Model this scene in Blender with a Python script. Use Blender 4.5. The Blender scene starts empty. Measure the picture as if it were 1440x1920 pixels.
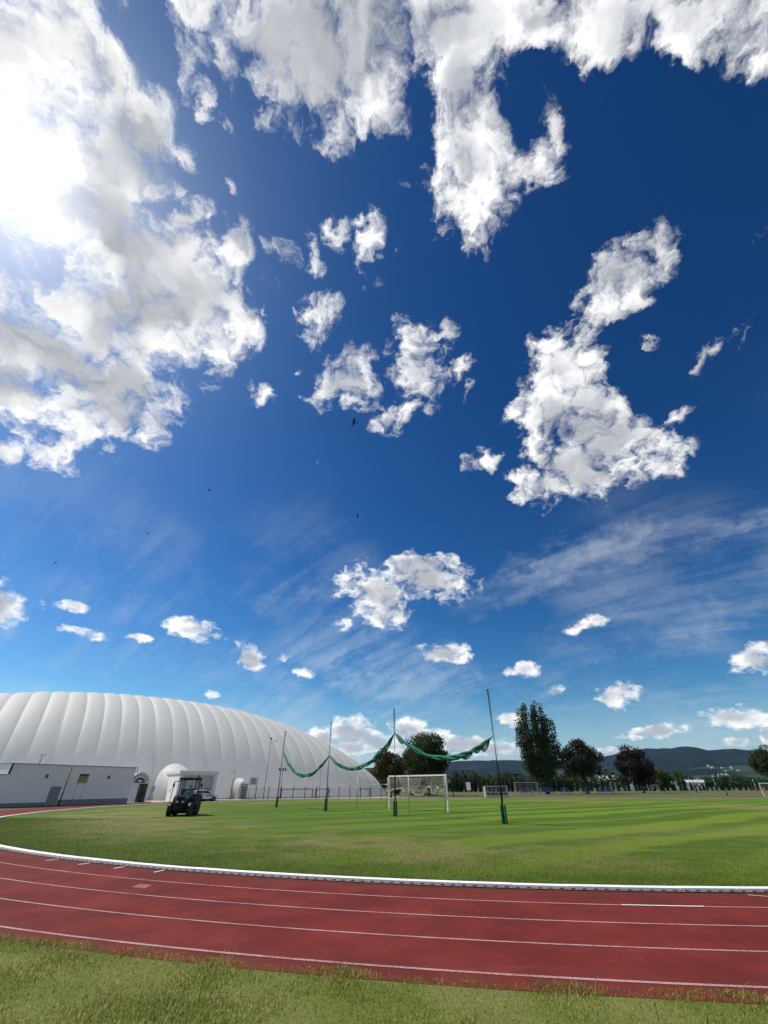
import bpy, bmesh, math, random
import numpy as np
from mathutils import Vector, Matrix

R = math.radians
sc = bpy.context.scene
col = sc.collection
rng = np.random.default_rng(11)
random.seed(5)

# ------------------------------------------------------------------ camera
EYE = 1.803
cam_d = bpy.data.cameras.new('camera')
cam = bpy.data.objects.new('camera', cam_d)
col.objects.link(cam)
cam.location = (0, 0, EYE)
cam.rotation_euler = (R(90 + 33.87), 0, 0)
cam_d.sensor_fit = 'VERTICAL'
cam_d.sensor_height = 36
cam_d.lens = 764.9 / 1920 * 36
cam_d.clip_start = 0.05
cam_d.clip_end = 40000
sc.camera = cam

# ------------------------------------------------------------------ sun and sky
SUN_EL, SUN_AZ = R(51.4), R(-69.2)            # azimuth from +Y towards +X
SUN = Vector((math.sin(SUN_AZ) * math.cos(SUN_EL), math.cos(SUN_AZ) * math.cos(SUN_EL), math.sin(SUN_EL)))
sun_d = bpy.data.lights.new('sun', 'SUN')
sun_d.energy = 4.8
sun_d.angle = R(0.6)
sun_d.color = (1.0, 0.95, 0.87)
sun = bpy.data.objects.new('sun', sun_d)
sun.rotation_euler = SUN.to_track_quat('Z', 'Y').to_euler()
sun.location = SUN * 100
col.objects.link(sun)

sc.view_settings.view_transform = 'Standard'
sc.view_settings.look = 'None'
sc.view_settings.gamma = 1.0
sc.view_settings.exposure = 0.0
sc.cycles.use_denoising = True
sc.cycles.denoiser = 'OPENIMAGEDENOISE'
sc.cycles.max_bounces = 5
sc.cycles.diffuse_bounces = 3
sc.cycles.transparent_max_bounces = 12
sc.cycles.volume_bounces = 0
sc.cycles.use_adaptive_sampling = True
sc.cycles.adaptive_threshold = 0.01


class NT:
    """short-hand for building node trees"""
    def __init__(self, tree):
        self.t = tree
        tree.nodes.clear()

    def n(self, typ, props=None, **ins):
        nd = self.t.nodes.new(typ)
        for k, v in (props or {}).items():
            setattr(nd, k, v)
        for k, v in ins.items():
            key = int(k[1:]) if k[0] == '_' and k[1:].isdigit() else k.replace('__', ' ')
            self.set(nd.inputs[key], v)
        return nd

    def set(self, sock, v):
        if isinstance(v, bpy.types.NodeSocket):
            self.t.links.new(v, sock)
        elif isinstance(v, bpy.types.Node):
            self.t.links.new(v.outputs[0], sock)
        else:
            sock.default_value = v

    def m(self, op, a, b=None, c=None, clamp=False):
        nd = self.t.nodes.new('ShaderNodeMath')
        nd.operation = op
        nd.use_clamp = clamp
        for i, v in enumerate((a, b, c)):
            if v is not None:
                self.set(nd.inputs[i], v)
        return nd.outputs[0]

    def v(self, op, a, b=None, scale=None):
        nd = self.t.nodes.new('ShaderNodeVectorMath')
        nd.operation = op
        self.set(nd.inputs[0], a)
        if b is not None:
            self.set(nd.inputs[1], b)
        if scale is not None:
            self.set(nd.inputs['Scale'], scale)
        return nd.outputs['Value'] if op in ('DOT_PRODUCT', 'LENGTH', 'DISTANCE') else nd.outputs['Vector']

    def noise(self, vec, scale, detail=4, rough=0.5, lac=2.0, dist=0.0, dim='3D'):
        return self.n('ShaderNodeTexNoise', {'noise_dimensions': dim}, Vector=vec, Scale=scale, Detail=detail, Roughness=rough,
                      Lacunarity=lac, Distortion=dist)

    def smooth(self, v, a, b, lo=0.0, hi=1.0):
        nd = self.n('ShaderNodeMapRange', {'interpolation_type': 'SMOOTHSTEP', 'clamp': True},
                    Value=v, From__Min=a, From__Max=b, To__Min=lo, To__Max=hi)
        return nd.outputs[0]

    def mix(self, fac, a, b, blend='MIX'):
        nd = self.t.nodes.new('ShaderNodeMix')
        nd.data_type = 'RGBA'
        nd.blend_type = blend
        self.set(nd.inputs[0], fac)
        self.set(nd.inputs[6], a)
        self.set(nd.inputs[7], b)
        return nd.outputs[2]


def rgb(r, g, b):
    return (r, g, b, 1.0)


# cumulus: ellipses on the sky's projection plane  p = d.xy / (d.z + 0.5):
# centre, half axes, rotation, thickness
CLOUDS = [(-0.364,0.076,0.0758,0.0409,2.78,1.35),
          (-0.348,0.118,0.0663,0.0400,2.79,1.35),
          (-0.316,0.162,0.0665,0.0455,2.96,1.35),
          (-0.415,0.165,0.0543,0.0404,-3.05,1.35),
          (-0.382,0.219,0.0698,0.0594,-3.05,1.35),
          (-0.336,0.280,0.0943,0.0713,-2.73,1.35),
          (-0.314,0.339,0.0916,0.0745,2.72,1.35),
          (-0.407,0.358,0.1339,0.0836,3.00,1.35),
          (-0.521,0.393,0.1020,0.0662,2.95,1.35),
          (-0.488,0.481,0.1121,0.0674,2.87,1.35),
          (-0.270,0.377,0.0735,0.0507,2.07,0.90),
          (-0.597,0.453,0.0790,0.0491,2.34,1.35),
          (-0.605,0.570,0.0390,0.0314,-2.60,0.90),
          (-0.430,0.548,0.0435,0.0348,2.45,0.90),
          (-0.534,0.339,0.0410,0.0251,-3.02,0.90),
          (-0.518,0.307,0.0218,0.0092,1.92,0.60),
          (-0.681,0.550,0.0317,0.0221,2.43,0.60),
          (-0.220,0.501,0.0257,0.0219,2.20,0.80),
          (-0.247,0.474,0.0265,0.0134,1.53,0.70),
          (-0.200,0.365,0.0255,0.0101,1.64,0.50),
          (-0.566,0.509,0.0649,0.0489,2.00,0.90),
          (-0.263,0.192,0.0234,0.0145,2.18,0.70),
          (-0.269,0.233,0.0287,0.0190,-3.03,0.80),
          (-0.113,0.075,0.0661,0.0300,-2.95,1.35),
          (-0.068,0.101,0.0646,0.0394,-3.02,1.35),
          (-0.011,0.076,0.1055,0.0359,3.14,1.35),
          (-0.063,0.139,0.0384,0.0288,2.66,1.00),
          (0.073,0.072,0.0647,0.0320,-3.10,1.35),
          (0.088,0.128,0.0499,0.0392,0.75,1.35),
          (0.088,0.193,0.0555,0.0406,1.30,1.35),
          (0.114,0.245,0.0514,0.0381,0.75,0.95),
          (0.188,0.163,0.0390,0.0255,1.38,0.85),
          (0.214,0.183,0.0238,0.0166,0.94,0.70),
          (0.148,0.198,0.0447,0.0335,1.79,0.90),
          (-0.212,0.082,0.0301,0.0206,1.47,0.75),
          (-0.188,0.061,0.0297,0.0135,3.05,0.80),
          (0.009,0.133,0.0189,0.0187,-2.37,0.75),
          (-0.201,0.113,0.0239,0.0097,1.41,0.50),
          (0.160,0.066,0.0351,0.0178,-3.04,1.28),
          (0.233,0.062,0.0561,0.0208,-2.96,1.35),
          (0.293,0.068,0.0571,0.0169,-2.88,1.35),
          (0.363,0.074,0.0421,0.0170,0.43,0.90),
          (0.327,0.057,0.0572,0.0160,-3.10,1.35),
          (0.219,0.080,0.0222,0.0101,-3.05,0.80),
          (-0.191,0.194,0.0174,0.0098,1.20,0.60),
          (-0.183,0.147,0.0161,0.0084,1.15,0.45),
          (-0.254,0.081,0.0087,0.0057,2.62,0.40),
          (-0.202,0.274,0.0326,0.0249,1.40,0.95),
          (-0.152,0.289,0.0196,0.0167,2.54,0.80),
          (-0.061,0.255,0.0274,0.0203,2.01,0.80),
          (-0.023,0.278,0.0535,0.0216,1.39,0.50),
          (-0.103,0.309,0.0241,0.0167,-2.75,0.50),
          (-0.108,0.275,0.0243,0.0194,1.93,0.45),
          (-0.103,0.369,0.0340,0.0309,-2.71,0.95),
          (-0.068,0.483,0.0581,0.0434,1.69,1.00),
          (-0.062,0.426,0.0236,0.0119,1.65,0.70),
          (-0.239,0.232,0.0092,0.0068,2.32,0.60),
          (-0.152,0.353,0.0087,0.0075,2.62,0.60),
          (-0.178,0.268,0.0134,0.0086,1.94,0.50),
          (-0.146,0.461,0.0113,0.0095,2.94,0.40),
          (0.059,0.466,0.0680,0.0476,1.56,1.00),
          (0.029,0.550,0.0501,0.0285,2.54,0.90),
          (0.123,0.457,0.0274,0.0235,2.87,0.75),
          (0.154,0.495,0.0266,0.0086,1.42,0.60),
          (0.014,0.275,0.0077,0.0066,-3.10,0.40),
          (0.034,0.186,0.0150,0.0095,-3.12,0.40),
          (0.016,0.197,0.0076,0.0069,1.45,0.40),
          (0.348,0.307,0.0533,0.0369,2.42,1.35),
          (0.309,0.358,0.0429,0.0270,2.24,0.85),
          (0.369,0.274,0.0380,0.0244,-2.89,0.80),
          (0.262,0.395,0.0290,0.0131,2.27,0.60),
          (0.316,0.444,0.0616,0.0522,-2.77,1.35),
          (0.312,0.525,0.0675,0.0569,-2.55,1.28),
          (0.424,0.572,0.0711,0.0574,0.74,1.35),
          (0.404,0.648,0.0818,0.0611,-3.09,1.35),
          (0.329,0.685,0.0620,0.0486,-2.36,0.95),
          (0.377,0.507,0.0691,0.0503,-3.00,0.80),
          (0.298,0.401,0.0585,0.0257,3.12,0.60),
          (0.531,0.589,0.0445,0.0404,1.07,1.00),
          (0.512,0.636,0.0360,0.0201,1.10,0.70),
          (0.526,0.517,0.0264,0.0202,0.55,0.60),
          (0.526,0.388,0.0379,0.0145,2.77,0.35),
          (0.512,0.421,0.0229,0.0097,1.02,0.40),
          (0.550,0.372,0.0268,0.0123,0.93,0.25),
          (0.208,0.642,0.0365,0.0190,2.98,0.80),
          (0.422,0.380,0.0153,0.0065,3.11,0.30),
          (-0.022,1.039,0.0852,0.0612,-2.48,1.35),
          (0.113,0.993,0.0969,0.0581,-2.91,1.35),
          (0.003,1.118,0.0648,0.0456,3.14,1.22),
          (-0.116,1.161,0.0302,0.0246,-3.09,1.08),
          (0.048,0.947,0.0392,0.0283,3.13,1.22),
          (-0.085,1.009,0.0508,0.0266,-3.11,1.08),
          (-0.883,0.901,0.0617,0.0352,2.10,1.35),
          (-0.762,0.950,0.0299,0.0200,-1.94,1.08),
          (-0.810,0.936,0.0213,0.0092,2.03,0.50),
          (-0.769,1.058,0.0435,0.0168,-2.33,1.08),
          (-0.659,1.112,0.0308,0.0160,-2.42,1.08),
          (-0.524,1.119,0.0591,0.0364,-2.62,1.35),
          (-0.403,1.258,0.0435,0.0284,-1.91,1.35),
          (-0.253,1.354,0.0253,0.0218,-2.99,1.08),
          (-0.539,1.398,0.0182,0.0170,1.55,1.35),
          (-0.307,1.270,0.0230,0.0221,1.67,0.40),
          (0.187,1.273,0.0608,0.0348,-3.08,1.35),
          (0.427,1.315,0.0435,0.0234,2.93,1.35),
          (0.533,1.382,0.0212,0.0179,2.80,1.22),
          (0.529,1.097,0.0301,0.0190,2.37,1.22),
          (0.577,1.059,0.0279,0.0190,3.10,1.22),
          (0.717,1.348,0.0471,0.0436,2.49,1.35),
          (0.951,1.081,0.0472,0.0382,1.50,1.35),
          (1.032,1.311,0.0590,0.0403,2.82,1.55),
          (0.861,1.474,0.0751,0.0255,2.42,1.40),
          (1.071,1.422,0.0254,0.0224,1.85,1.40),
          (0.438,1.555,0.0332,0.0318,2.03,1.55),
          (1.114,1.340,0.0454,0.0139,1.11,1.40),
          (-0.125,1.663,0.0674,0.0646,-2.92,1.55),
          (-0.214,1.698,0.0627,0.0376,-2.49,1.55),
          (-0.030,1.728,0.0659,0.0413,-3.12,1.40),
          (0.092,1.659,0.0545,0.0496,3.05,1.55),
          (0.020,1.747,0.0996,0.0418,3.13,1.40),
          (0.256,1.727,0.1544,0.0465,3.01,1.40),
          (0.400,1.719,0.0873,0.0335,2.93,1.24),
          (-0.160,1.762,0.1162,0.0369,-3.06,1.40),
          (0.740,1.637,0.1013,0.0236,2.76,0.50),
          (0.155,1.685,0.0645,0.0403,3.05,1.40)]
# cirrus veils, likewise
VEILS = [(0.475,0.880,0.3931,0.0902,2.51,0.80),
          (0.741,0.707,0.1395,0.0408,2.18,0.75),
          (-0.034,1.389,0.5252,0.2080,-2.85,0.80),
          (-0.257,1.024,0.2230,0.0849,-2.90,0.50),
          (0.227,1.427,0.4232,0.1502,-2.92,0.80),
          (0.815,1.008,0.2228,0.0786,2.18,0.55),
          (-0.644,1.213,0.3643,0.1307,-2.58,0.45),
          (0.631,1.128,0.2365,0.1239,2.67,0.40),
          (-0.642,0.774,0.2563,0.0595,-2.38,0.30),
          (0.838,1.312,0.4108,0.0942,2.56,0.45),
          (-0.129,1.557,0.4779,0.0835,-3.08,0.60)]

world = bpy.data.worlds.new('World')
sc.world = world
world.use_nodes = True
world.cycles.sampling_method = 'MANUAL'
world.cycles.sample_map_resolution = 512


CLOUD_EDGE, CLOUD_GREY, CLOUD_LUM = (-0.1, 1.45), 0.48, 1.08


def quadric(b, grow, w):
    """w - (distance in half axes)^2 as a polynomial in x2, xy, y2 and x, y, 1"""
    cx, cy, ax, ay, rot, _ = b
    c, s = math.cos(rot), math.sin(rot)
    ia, ib = 1 / (ax * grow) ** 2, 1 / (ay * grow) ** 2
    A, B, C = c * c * ia + s * s * ib, 2 * c * s * (ia - ib), s * s * ia + c * c * ib
    return (-A, -B, -C), (2 * A * cx + B * cy, 2 * C * cy + B * cx, w - (A * cx * cx + B * cx * cy + C * cy * cy))


def build_sky():
    t = NT(world.node_tree)
    d = t.n('ShaderNodeTexCoord').outputs['Generated']
    d = t.v('NORMALIZE', d)
    sky = t.n('ShaderNodeTexSky', {'sky_type': 'NISHITA', 'sun_disc': False, 'sun_elevation': SUN_EL,
                                   'sun_rotation': SUN_AZ, 'altitude': 400.0, 'air_density': 1.0,
                                   'dust_density': 0.6, 'ozone_density': 3.0})
    sep = t.n('ShaderNodeSeparateXYZ', Vector=d)
    dz = sep.outputs['Z']
    den = t.m('ADD', t.m('MAXIMUM', dz, 0.0), 0.5)
    p = t.v('DIVIDE', d, t.n('ShaderNodeCombineXYZ', X=den, Y=den, Z=1e9).outputs[0])
    # ---- edges are broken up by a warped domain
    w1 = t.noise(p, 7.0, 3, 0.55, dim='2D')
    w2 = t.noise(p, 30.0, 4, 0.65, dim='2D')
    off = t.v('SCALE', t.v('SUBTRACT', w1.outputs['Color'], (0.5, 0.5, 0.5)), scale=0.075)
    off2 = t.v('SCALE', t.v('SUBTRACT', w2.outputs['Color'], (0.5, 0.5, 0.5)), scale=0.034)
    off = t.v('MULTIPLY', t.v('ADD', off, off2), (1, 1, 0))
    # the farther down the sky, the finer the clouds appear
    far = t.smooth(dz, 0.02, 0.55, 0.3, 1.0)
    q = t.v('ADD', p, t.v('SCALE', off, scale=far))
    q1 = t.v('ADD', t.v('MULTIPLY', q, (1, 1, 0)), (0, 0, 1))
    qs = t.n('ShaderNodeSeparateXYZ', Vector=q1)
    qx, qy = qs.outputs[0], qs.outputs[1]
    q2 = t.n('ShaderNodeCombineXYZ', X=t.m('MULTIPLY', qx, qx), Y=t.m('MULTIPLY', qx, qy),
             Z=t.m('MULTIPLY', qy, qy)).outputs[0]
    # beyond the part of the sky listed above: random clouds, made denser out of view to fill the shade
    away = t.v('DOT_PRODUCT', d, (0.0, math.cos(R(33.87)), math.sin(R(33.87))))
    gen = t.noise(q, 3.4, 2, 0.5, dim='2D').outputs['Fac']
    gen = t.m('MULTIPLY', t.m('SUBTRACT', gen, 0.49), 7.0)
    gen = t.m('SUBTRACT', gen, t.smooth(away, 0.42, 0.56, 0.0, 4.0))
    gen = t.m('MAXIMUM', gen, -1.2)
    # ---- puffs
    ps = t.v('MULTIPLY', q, (1, 1, 0))
    sdir = Vector((SUN.x, SUN.y, 0)) / (SUN.z + 0.5)
    tosun = t.v('NORMALIZE', t.v('SUBTRACT', tuple(sdir), ps))
    n1 = t.noise(ps, 19.0, 9, 0.60, dim='2D').outputs['Fac']
    n1s = t.noise(t.v('ADD', ps, t.v('SCALE', tosun, scale=0.012)), 17.0, 3, 0.5, dim='2D').outputs['Fac']
    n1b = t.noise(ps, 17.0, 3, 0.5, dim='2D').outputs['Fac']
    n0 = t.noise(ps, 6.0, 3, 0.5, dim='2D').outputs['Fac']
    n3 = t.noise(p, 60.0, 4, 0.65, dim='2D').outputs['Fac']
    rag = t.m('MULTIPLY', t.m('SUBTRACT', n1, 0.5), 4.6)
    rag = t.m('ADD', rag, t.m('MULTIPLY', t.m('SUBTRACT', n3, 0.5), 0.9))
    thk = t.m('ADD', t.m('MULTIPLY', t.m('SUBTRACT', n0, 0.5), 2.8), t.m('MULTIPLY', t.m('SUBTRACT', n1b, 0.5), 1.2))
    relief = t.m('MULTIPLY', t.m('SUBTRACT', n1b, n1s), 0.8)
    cosg = t.v('DOT_PRODUCT', d, tuple(SUN))
    cg = t.m('MAXIMUM', cosg, 0.0)
    g1 = t.m('POWER', cg, 10.0)
    g2 = t.m('POWER', cg, 160.0)
    g3 = t.m('POWER', cg, 900.0)
    lum0 = t.m('ADD', t.m('ADD', t.m('SUBTRACT', CLOUD_LUM, t.m('MULTIPLY', g1, 0.10)), t.m('MULTIPLY', t.smooth(cosg, 0.15, -0.75), 0.22)), relief)  # clouds opposite the sun are brightened to add fill light
    glow = t.m('ADD', t.m('MULTIPLY', g2, 0.22), t.m('MULTIPLY', g3, 1.1))
    # ---- thin cirrus veils low in the sky
    cp = t.n('ShaderNodeMapping', {'vector_type': 'TEXTURE'}, Vector=p, Rotation=(0, 0, R(-38)), Scale=(0.66, 0.11, 1)).outputs[0]
    c1 = t.noise(cp, 2.2, 8, 0.6, dist=0.35, dim='2D').outputs['Fac']
    c2 = t.noise(p, 2.2, 2, 0.5, dim='2D').outputs['Fac']
    pz0 = t.v('ADD', t.v('MULTIPLY', p, (1, 1, 0)), t.v('MULTIPLY', off, (3.0, 3.0, 0)))
    c3 = t.noise(pz0, 4.5, 7, 0.62, dim='2D').outputs['Fac']
    vf = t.m('MULTIPLY', t.smooth(c2, 0.36, 0.62), t.smooth(dz, 0.5, 0.2, 0.2, 0.6))
    pz = t.v('ADD', t.v('MULTIPLY', p, (1, 1, 0)), t.v('MULTIPLY', off, (2.2, 2.2, 0)))
    pzs = t.n('ShaderNodeSeparateXYZ', Vector=pz)
    zx, zy = pzs.outputs[0], pzs.outputs[1]
    z1 = t.n('ShaderNodeCombineXYZ', X=zx, Y=zy, Z=1.0).outputs[0]
    z2 = t.n('ShaderNodeCombineXYZ', X=t.m('MULTIPLY', zx, zx), Y=t.m('MULTIPLY', zx, zy), Z=t.m('MULTIPLY', zy, zy)).outputs[0]
    for b in VEILS:
        qa, qb = quadric(b, 1.0, 1.0)
        k = t.m('ADD', t.v('DOT_PRODUCT', z2, qa), t.v('DOT_PRODUCT', z1, qb))
        vf = t.m('MAXIMUM', vf, t.m('MULTIPLY', k, b[5]))
    veil = t.m('MULTIPLY', vf, t.smooth(t.m('ADD', t.m('MULTIPLY', c1, 0.45), t.m('MULTIPLY', c3, 0.55)), 0.36, 0.70))
    veil = t.m('MULTIPLY', veil, t.smooth(dz, 0.66, 0.45, 0.0, 0.58))
    # ---- clear air: deep blue overhead, paler towards the horizon and round the sun
    blue = t.n('ShaderNodeHueSaturation', Hue=0.5, Saturation=1.3, Value=0.08, Fac=1.0, Color=sky.outputs[0]).outputs[0]
    blue = t.n('ShaderNodeGamma', Color=blue, Gamma=1.45).outputs[0]
    blue = t.v('MULTIPLY', blue, (18.5, 19.5, 17.0))
    low = t.smooth(dz, 0.16, 0.0, 0.0, 0.55)
    blue = t.mix(low, blue, rgb(4.4, 5.5, 7.5))
    aure = t.m('ADD', t.m('ADD', t.m('MULTIPLY', g1, 0.22), t.m('MULTIPLY', g2, 2.2)), t.m('MULTIPLY', g3, 7.0))
    blue = t.v('ADD', blue, t.v('SCALE', (1.0, 0.98, 0.95), scale=aure))
    clear = t.mix(veil, blue, rgb(6.4, 7.2, 8.0))

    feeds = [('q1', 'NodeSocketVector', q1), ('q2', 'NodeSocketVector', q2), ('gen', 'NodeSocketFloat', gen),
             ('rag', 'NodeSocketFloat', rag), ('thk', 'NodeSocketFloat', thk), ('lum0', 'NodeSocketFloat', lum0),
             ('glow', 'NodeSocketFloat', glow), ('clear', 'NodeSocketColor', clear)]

    def leaf(blobs):
        """the sky of one sector: only the clouds that reach into it"""
        g = bpy.data.node_groups.new('sky_sector', 'ShaderNodeTree')
        for nm, ty, _ in feeds:
            g.interface.new_socket(nm, in_out='INPUT', socket_type=ty)
        g.interface.new_socket('sky', in_out='OUTPUT', socket_type='NodeSocketShader')
        k = NT(g)
        i = k.n('NodeGroupInput').outputs
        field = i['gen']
        for cx, cy, ax, ay, rot, w in blobs:
            qa, qb = quadric((cx, cy, ax, ay, rot, w), GROW, w)
            f = k.m('ADD', k.v('DOT_PRODUCT', i['q2'], qa), k.v('DOT_PRODUCT', i['q1'], qb))
            field = k.m('MAXIMUM', field, f)
        alpha = k.smooth(k.m('ADD', field, i['rag']), CLOUD_EDGE[0], CLOUD_EDGE[1])
        grey = k.smooth(k.m('ADD', field, i['thk']), 0.62, 1.55)      # thick parts show grey undersides
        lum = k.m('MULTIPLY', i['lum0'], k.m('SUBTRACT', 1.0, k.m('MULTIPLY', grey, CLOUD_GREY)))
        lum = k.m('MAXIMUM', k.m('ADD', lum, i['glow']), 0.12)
        tint = k.mix(k.m('MULTIPLY', grey, 0.8), rgb(1.0, 1.0, 0.99), rgb(0.93, 0.97, 1.06))
        cl = k.v('SCALE', tint, scale=k.m('MULTIPLY', lum, 10.0))
        c = k.mix(alpha, i['clear'], cl)
        bg = k.n('ShaderNodeBackground', Color=c, Strength=0.1)
        k.n('NodeGroupOutput', _0=bg.outputs[0])
        nd = t.t.nodes.new('ShaderNodeGroup')
        nd.node_tree = g
        for nm, ty, v in feeds:
            t.set(nd.inputs[nm], v)
        return nd.outputs[0]

    GROW, REACH = 1.2, 2.05

    def ext(b):
        cx, cy, ax, ay, rot, w = b
        ex = REACH * math.hypot(ax * math.cos(rot), ay * math.sin(rot))
        ey = REACH * math.hypot(ax * math.sin(rot), ay * math.cos(rot))
        return (cx - ex, cx + ex), (cy - ey, cy + ey)

    def sector(blobs, depth=0):
        best = None
        if len(blobs) > 7 and depth < 6:
            for axis in (0, 1):
                for cut in sorted(b[axis] for b in blobs):
                    lo = [b for b in blobs if ext(b)[axis][0] < cut]
                    hi = [b for b in blobs if ext(b)[axis][1] > cut]
                    cost = max(len(lo), len(hi))
                    if best is None or cost < best[0]:
                        best = (cost, axis, cut, lo, hi)
        if best is None or best[0] > len(blobs) - 2:
            return leaf(blobs)
        _, axis, cut, lo, hi = best
        fac = t.m('GREATER_THAN', (qx, qy)[axis], cut)
        ms = t.n('ShaderNodeMixShader', Fac=fac)
        t.set(ms.inputs[1], sector(lo, depth + 1))
        t.set(ms.inputs[2], sector(hi, depth + 1))
        return ms.outputs[0]

    t.n('ShaderNodeOutputWorld', Surface=sector(CLOUDS))


build_sky()

# ------------------------------------------------------------------ helpers
def tag(o, label=None, cat=None, group=None, kind=None):
    if label: o['label'] = label
    if cat: o['category'] = cat
    if group: o['group'] = group
    if kind: o['kind'] = kind
    return o


def empty(name, loc=(0, 0, 0), rz=0.0):
    o = bpy.data.objects.new(name, None)
    o.location = loc
    o.rotation_euler = (0, 0, rz)
    o.empty_display_size = 0.2
    col.objects.link(o)
    return o


def link(name, me, parent=None, loc=None, rz=None):
    o = bpy.data.objects.new(name, me)
    if parent is not None:
        o.parent = parent
    if loc is not None:
        o.location = loc
    if rz is not None:
        o.rotation_euler = (0, 0, rz)
    col.objects.link(o)
    return o


def copy_tree(o, parent=None):
    c = o.copy()
    col.objects.link(c)
    c.parent = parent
    for ch in list(o.children):
        copy_tree(ch, c)
    return c


def frame_of(d):
    d = Vector(d).normalized()
    a = Vector((0, 0, 1)) if abs(d.z) < 0.9 else Vector((1, 0, 0))
    x = d.cross(a).normalized()
    return x, x.cross(d).normalized()


class MB:
    """collects boxes, tubes and prisms, then links them as one mesh"""
    def __init__(self):
        self.v, self.f = [], []

    def add(self, vs, fs):
        n = len(self.v)
        self.v += [tuple(p) for p in vs]
        self.f += [tuple(i + n for i in f) for f in fs]
        return self

    def bx(self, x0, x1, y0, y1, z0, z1):
        vs = [(x, y, z) for z in (z0, z1) for y in (y0, y1) for x in (x0, x1)]
        return self.add(vs, [(0, 2, 3, 1), (4, 5, 7, 6), (0, 1, 5, 4), (2, 6, 7, 3), (0, 4, 6, 2), (1, 3, 7, 5)])

    def obx(self, c, s, rot=(0, 0, 0)):
        from mathutils import Euler
        m = Euler(rot).to_matrix()
        vs = [Vector(c) + m @ Vector((sx * s[0] / 2, sy * s[1] / 2, sz * s[2] / 2))
              for sz in (-1, 1) for sy in (-1, 1) for sx in (-1, 1)]
        return self.add(vs, [(0, 2, 3, 1), (4, 5, 7, 6), (0, 1, 5, 4), (2, 6, 7, 3), (0, 4, 6, 2), (1, 3, 7, 5)])

    def tube(self, pts, r, n=8, caps=True):
        pts = [Vector(p) for p in pts]
        rs = r if isinstance(r, (list, tuple)) else [r] * len(pts)
        vs, fs = [], []
        x = None
        for i, p in enumerate(pts):
            d = pts[min(i + 1, len(pts) - 1)] - pts[max(i - 1, 0)]
            if x is None:
                x, y = frame_of(d)
            else:
                dn = d.normalized()
                x = (x - dn * x.dot(dn)).normalized()
                y = x.cross(dn) * -1
            for k in range(n):
                a = 2 * math.pi * k / n
                vs.append(p + (x * math.cos(a) + y * math.sin(a)) * rs[i])
        for i in range(len(pts) - 1):
            for k in range(n):
                a, b = i * n + k, i * n + (k + 1) % n
                fs.append((a, b, b + n, a + n))
        if caps:
            fs.append(tuple(reversed(range(n))))
            fs.append(tuple(range((len(pts) - 1) * n, len(pts) * n)))
        return self.add(vs, fs)

    def lathe(self, prof, n=16, c=(0, 0, 0), axis='z'):
        vs, fs = [], []
        for r, z in prof:
            for k in range(n):
                a = 2 * math.pi * k / n
                p = (r * math.cos(a), r * math.sin(a), z)
                if axis == 'x': p = (p[2], p[0], p[1])
                if axis == 'y': p = (p[0], p[2], p[1])
                vs.append((p[0] + c[0], p[1] + c[1], p[2] + c[2]))
        for i in range(len(prof) - 1):
            for k in range(n):
                a, b = i * n + k, i * n + (k + 1) % n
                fs.append((a, b, b + n, a + n))
        fs.append(tuple(reversed(range(n))))
        fs.append(tuple(range((len(prof) - 1) * n, len(prof) * n)))
        return self.add(vs, fs)

    def prism(self, poly, z0, z1, axis='z'):
        n = len(poly)
        def P(a, b, z):
            return {'z': (a, b, z), 'y': (a, z, b), 'x': (z, a, b)}[axis]
        vs = [P(a, b, z0) for a, b in poly] + [P(a, b, z1) for a, b in poly]
        fs = [(i, (i + 1) % n, n + (i + 1) % n, n + i) for i in range(n)]
        fs += [tuple(reversed(range(n))), tuple(range(n, 2 * n))]
        return self.add(vs, fs)

    def mesh(self, name, mat, smooth=False, bevel=0.0):
        me = bpy.data.meshes.new(name)
        me.from_pydata(self.v, [], self.f)
        bm = bmesh.new()
        bm.from_mesh(me)
        bmesh.ops.recalc_face_normals(bm, faces=bm.faces)
        if bevel:
            es = [e for e in bm.edges if len(e.link_faces) == 2 and e.calc_face_angle(0) > 0.6]
            bmesh.ops.bevel(bm, geom=es, offset=bevel, segments=2, affect='EDGES', profile=0.6)
        bm.to_mesh(me)
        bm.free()
        if mat: me.materials.append(mat)
        if smooth: me.shade_smooth()
        me.update()
        return me

    def build(self, name, mat, parent=None, smooth=False, bevel=0.0, loc=None, rz=None):
        return link(name, self.mesh(name, mat, smooth, bevel), parent, loc, rz)


def np_mesh(name, verts, faces, mat, smooth=False):
    """faces: (n, k) integer array"""
    verts = np.asarray(verts, np.float32)
    faces = np.asarray(faces, np.int32)
    me = bpy.data.meshes.new(name)
    me.vertices.add(len(verts))
    me.vertices.foreach_set('co', verts.ravel())
    n, k = faces.shape
    me.loops.add(n * k)
    me.loops.foreach_set('vertex_index', faces.ravel())
    me.polygons.add(n)
    me.polygons.foreach_set('loop_start', np.arange(0, n * k, k, dtype=np.int32))
    me.polygons.foreach_set('loop_total', np.full(n, k, np.int32))
    if smooth:
        me.polygons.foreach_set('use_smooth', np.ones(n, bool))
    me.update(calc_edges=True)
    me.validate()
    if mat: me.materials.append(mat)
    return me


# ------------------------------------------------------------------ materials
def material(name):
    m = bpy.data.materials.new(name)
    m.use_nodes = True
    return m, NT(m.node_tree)


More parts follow.
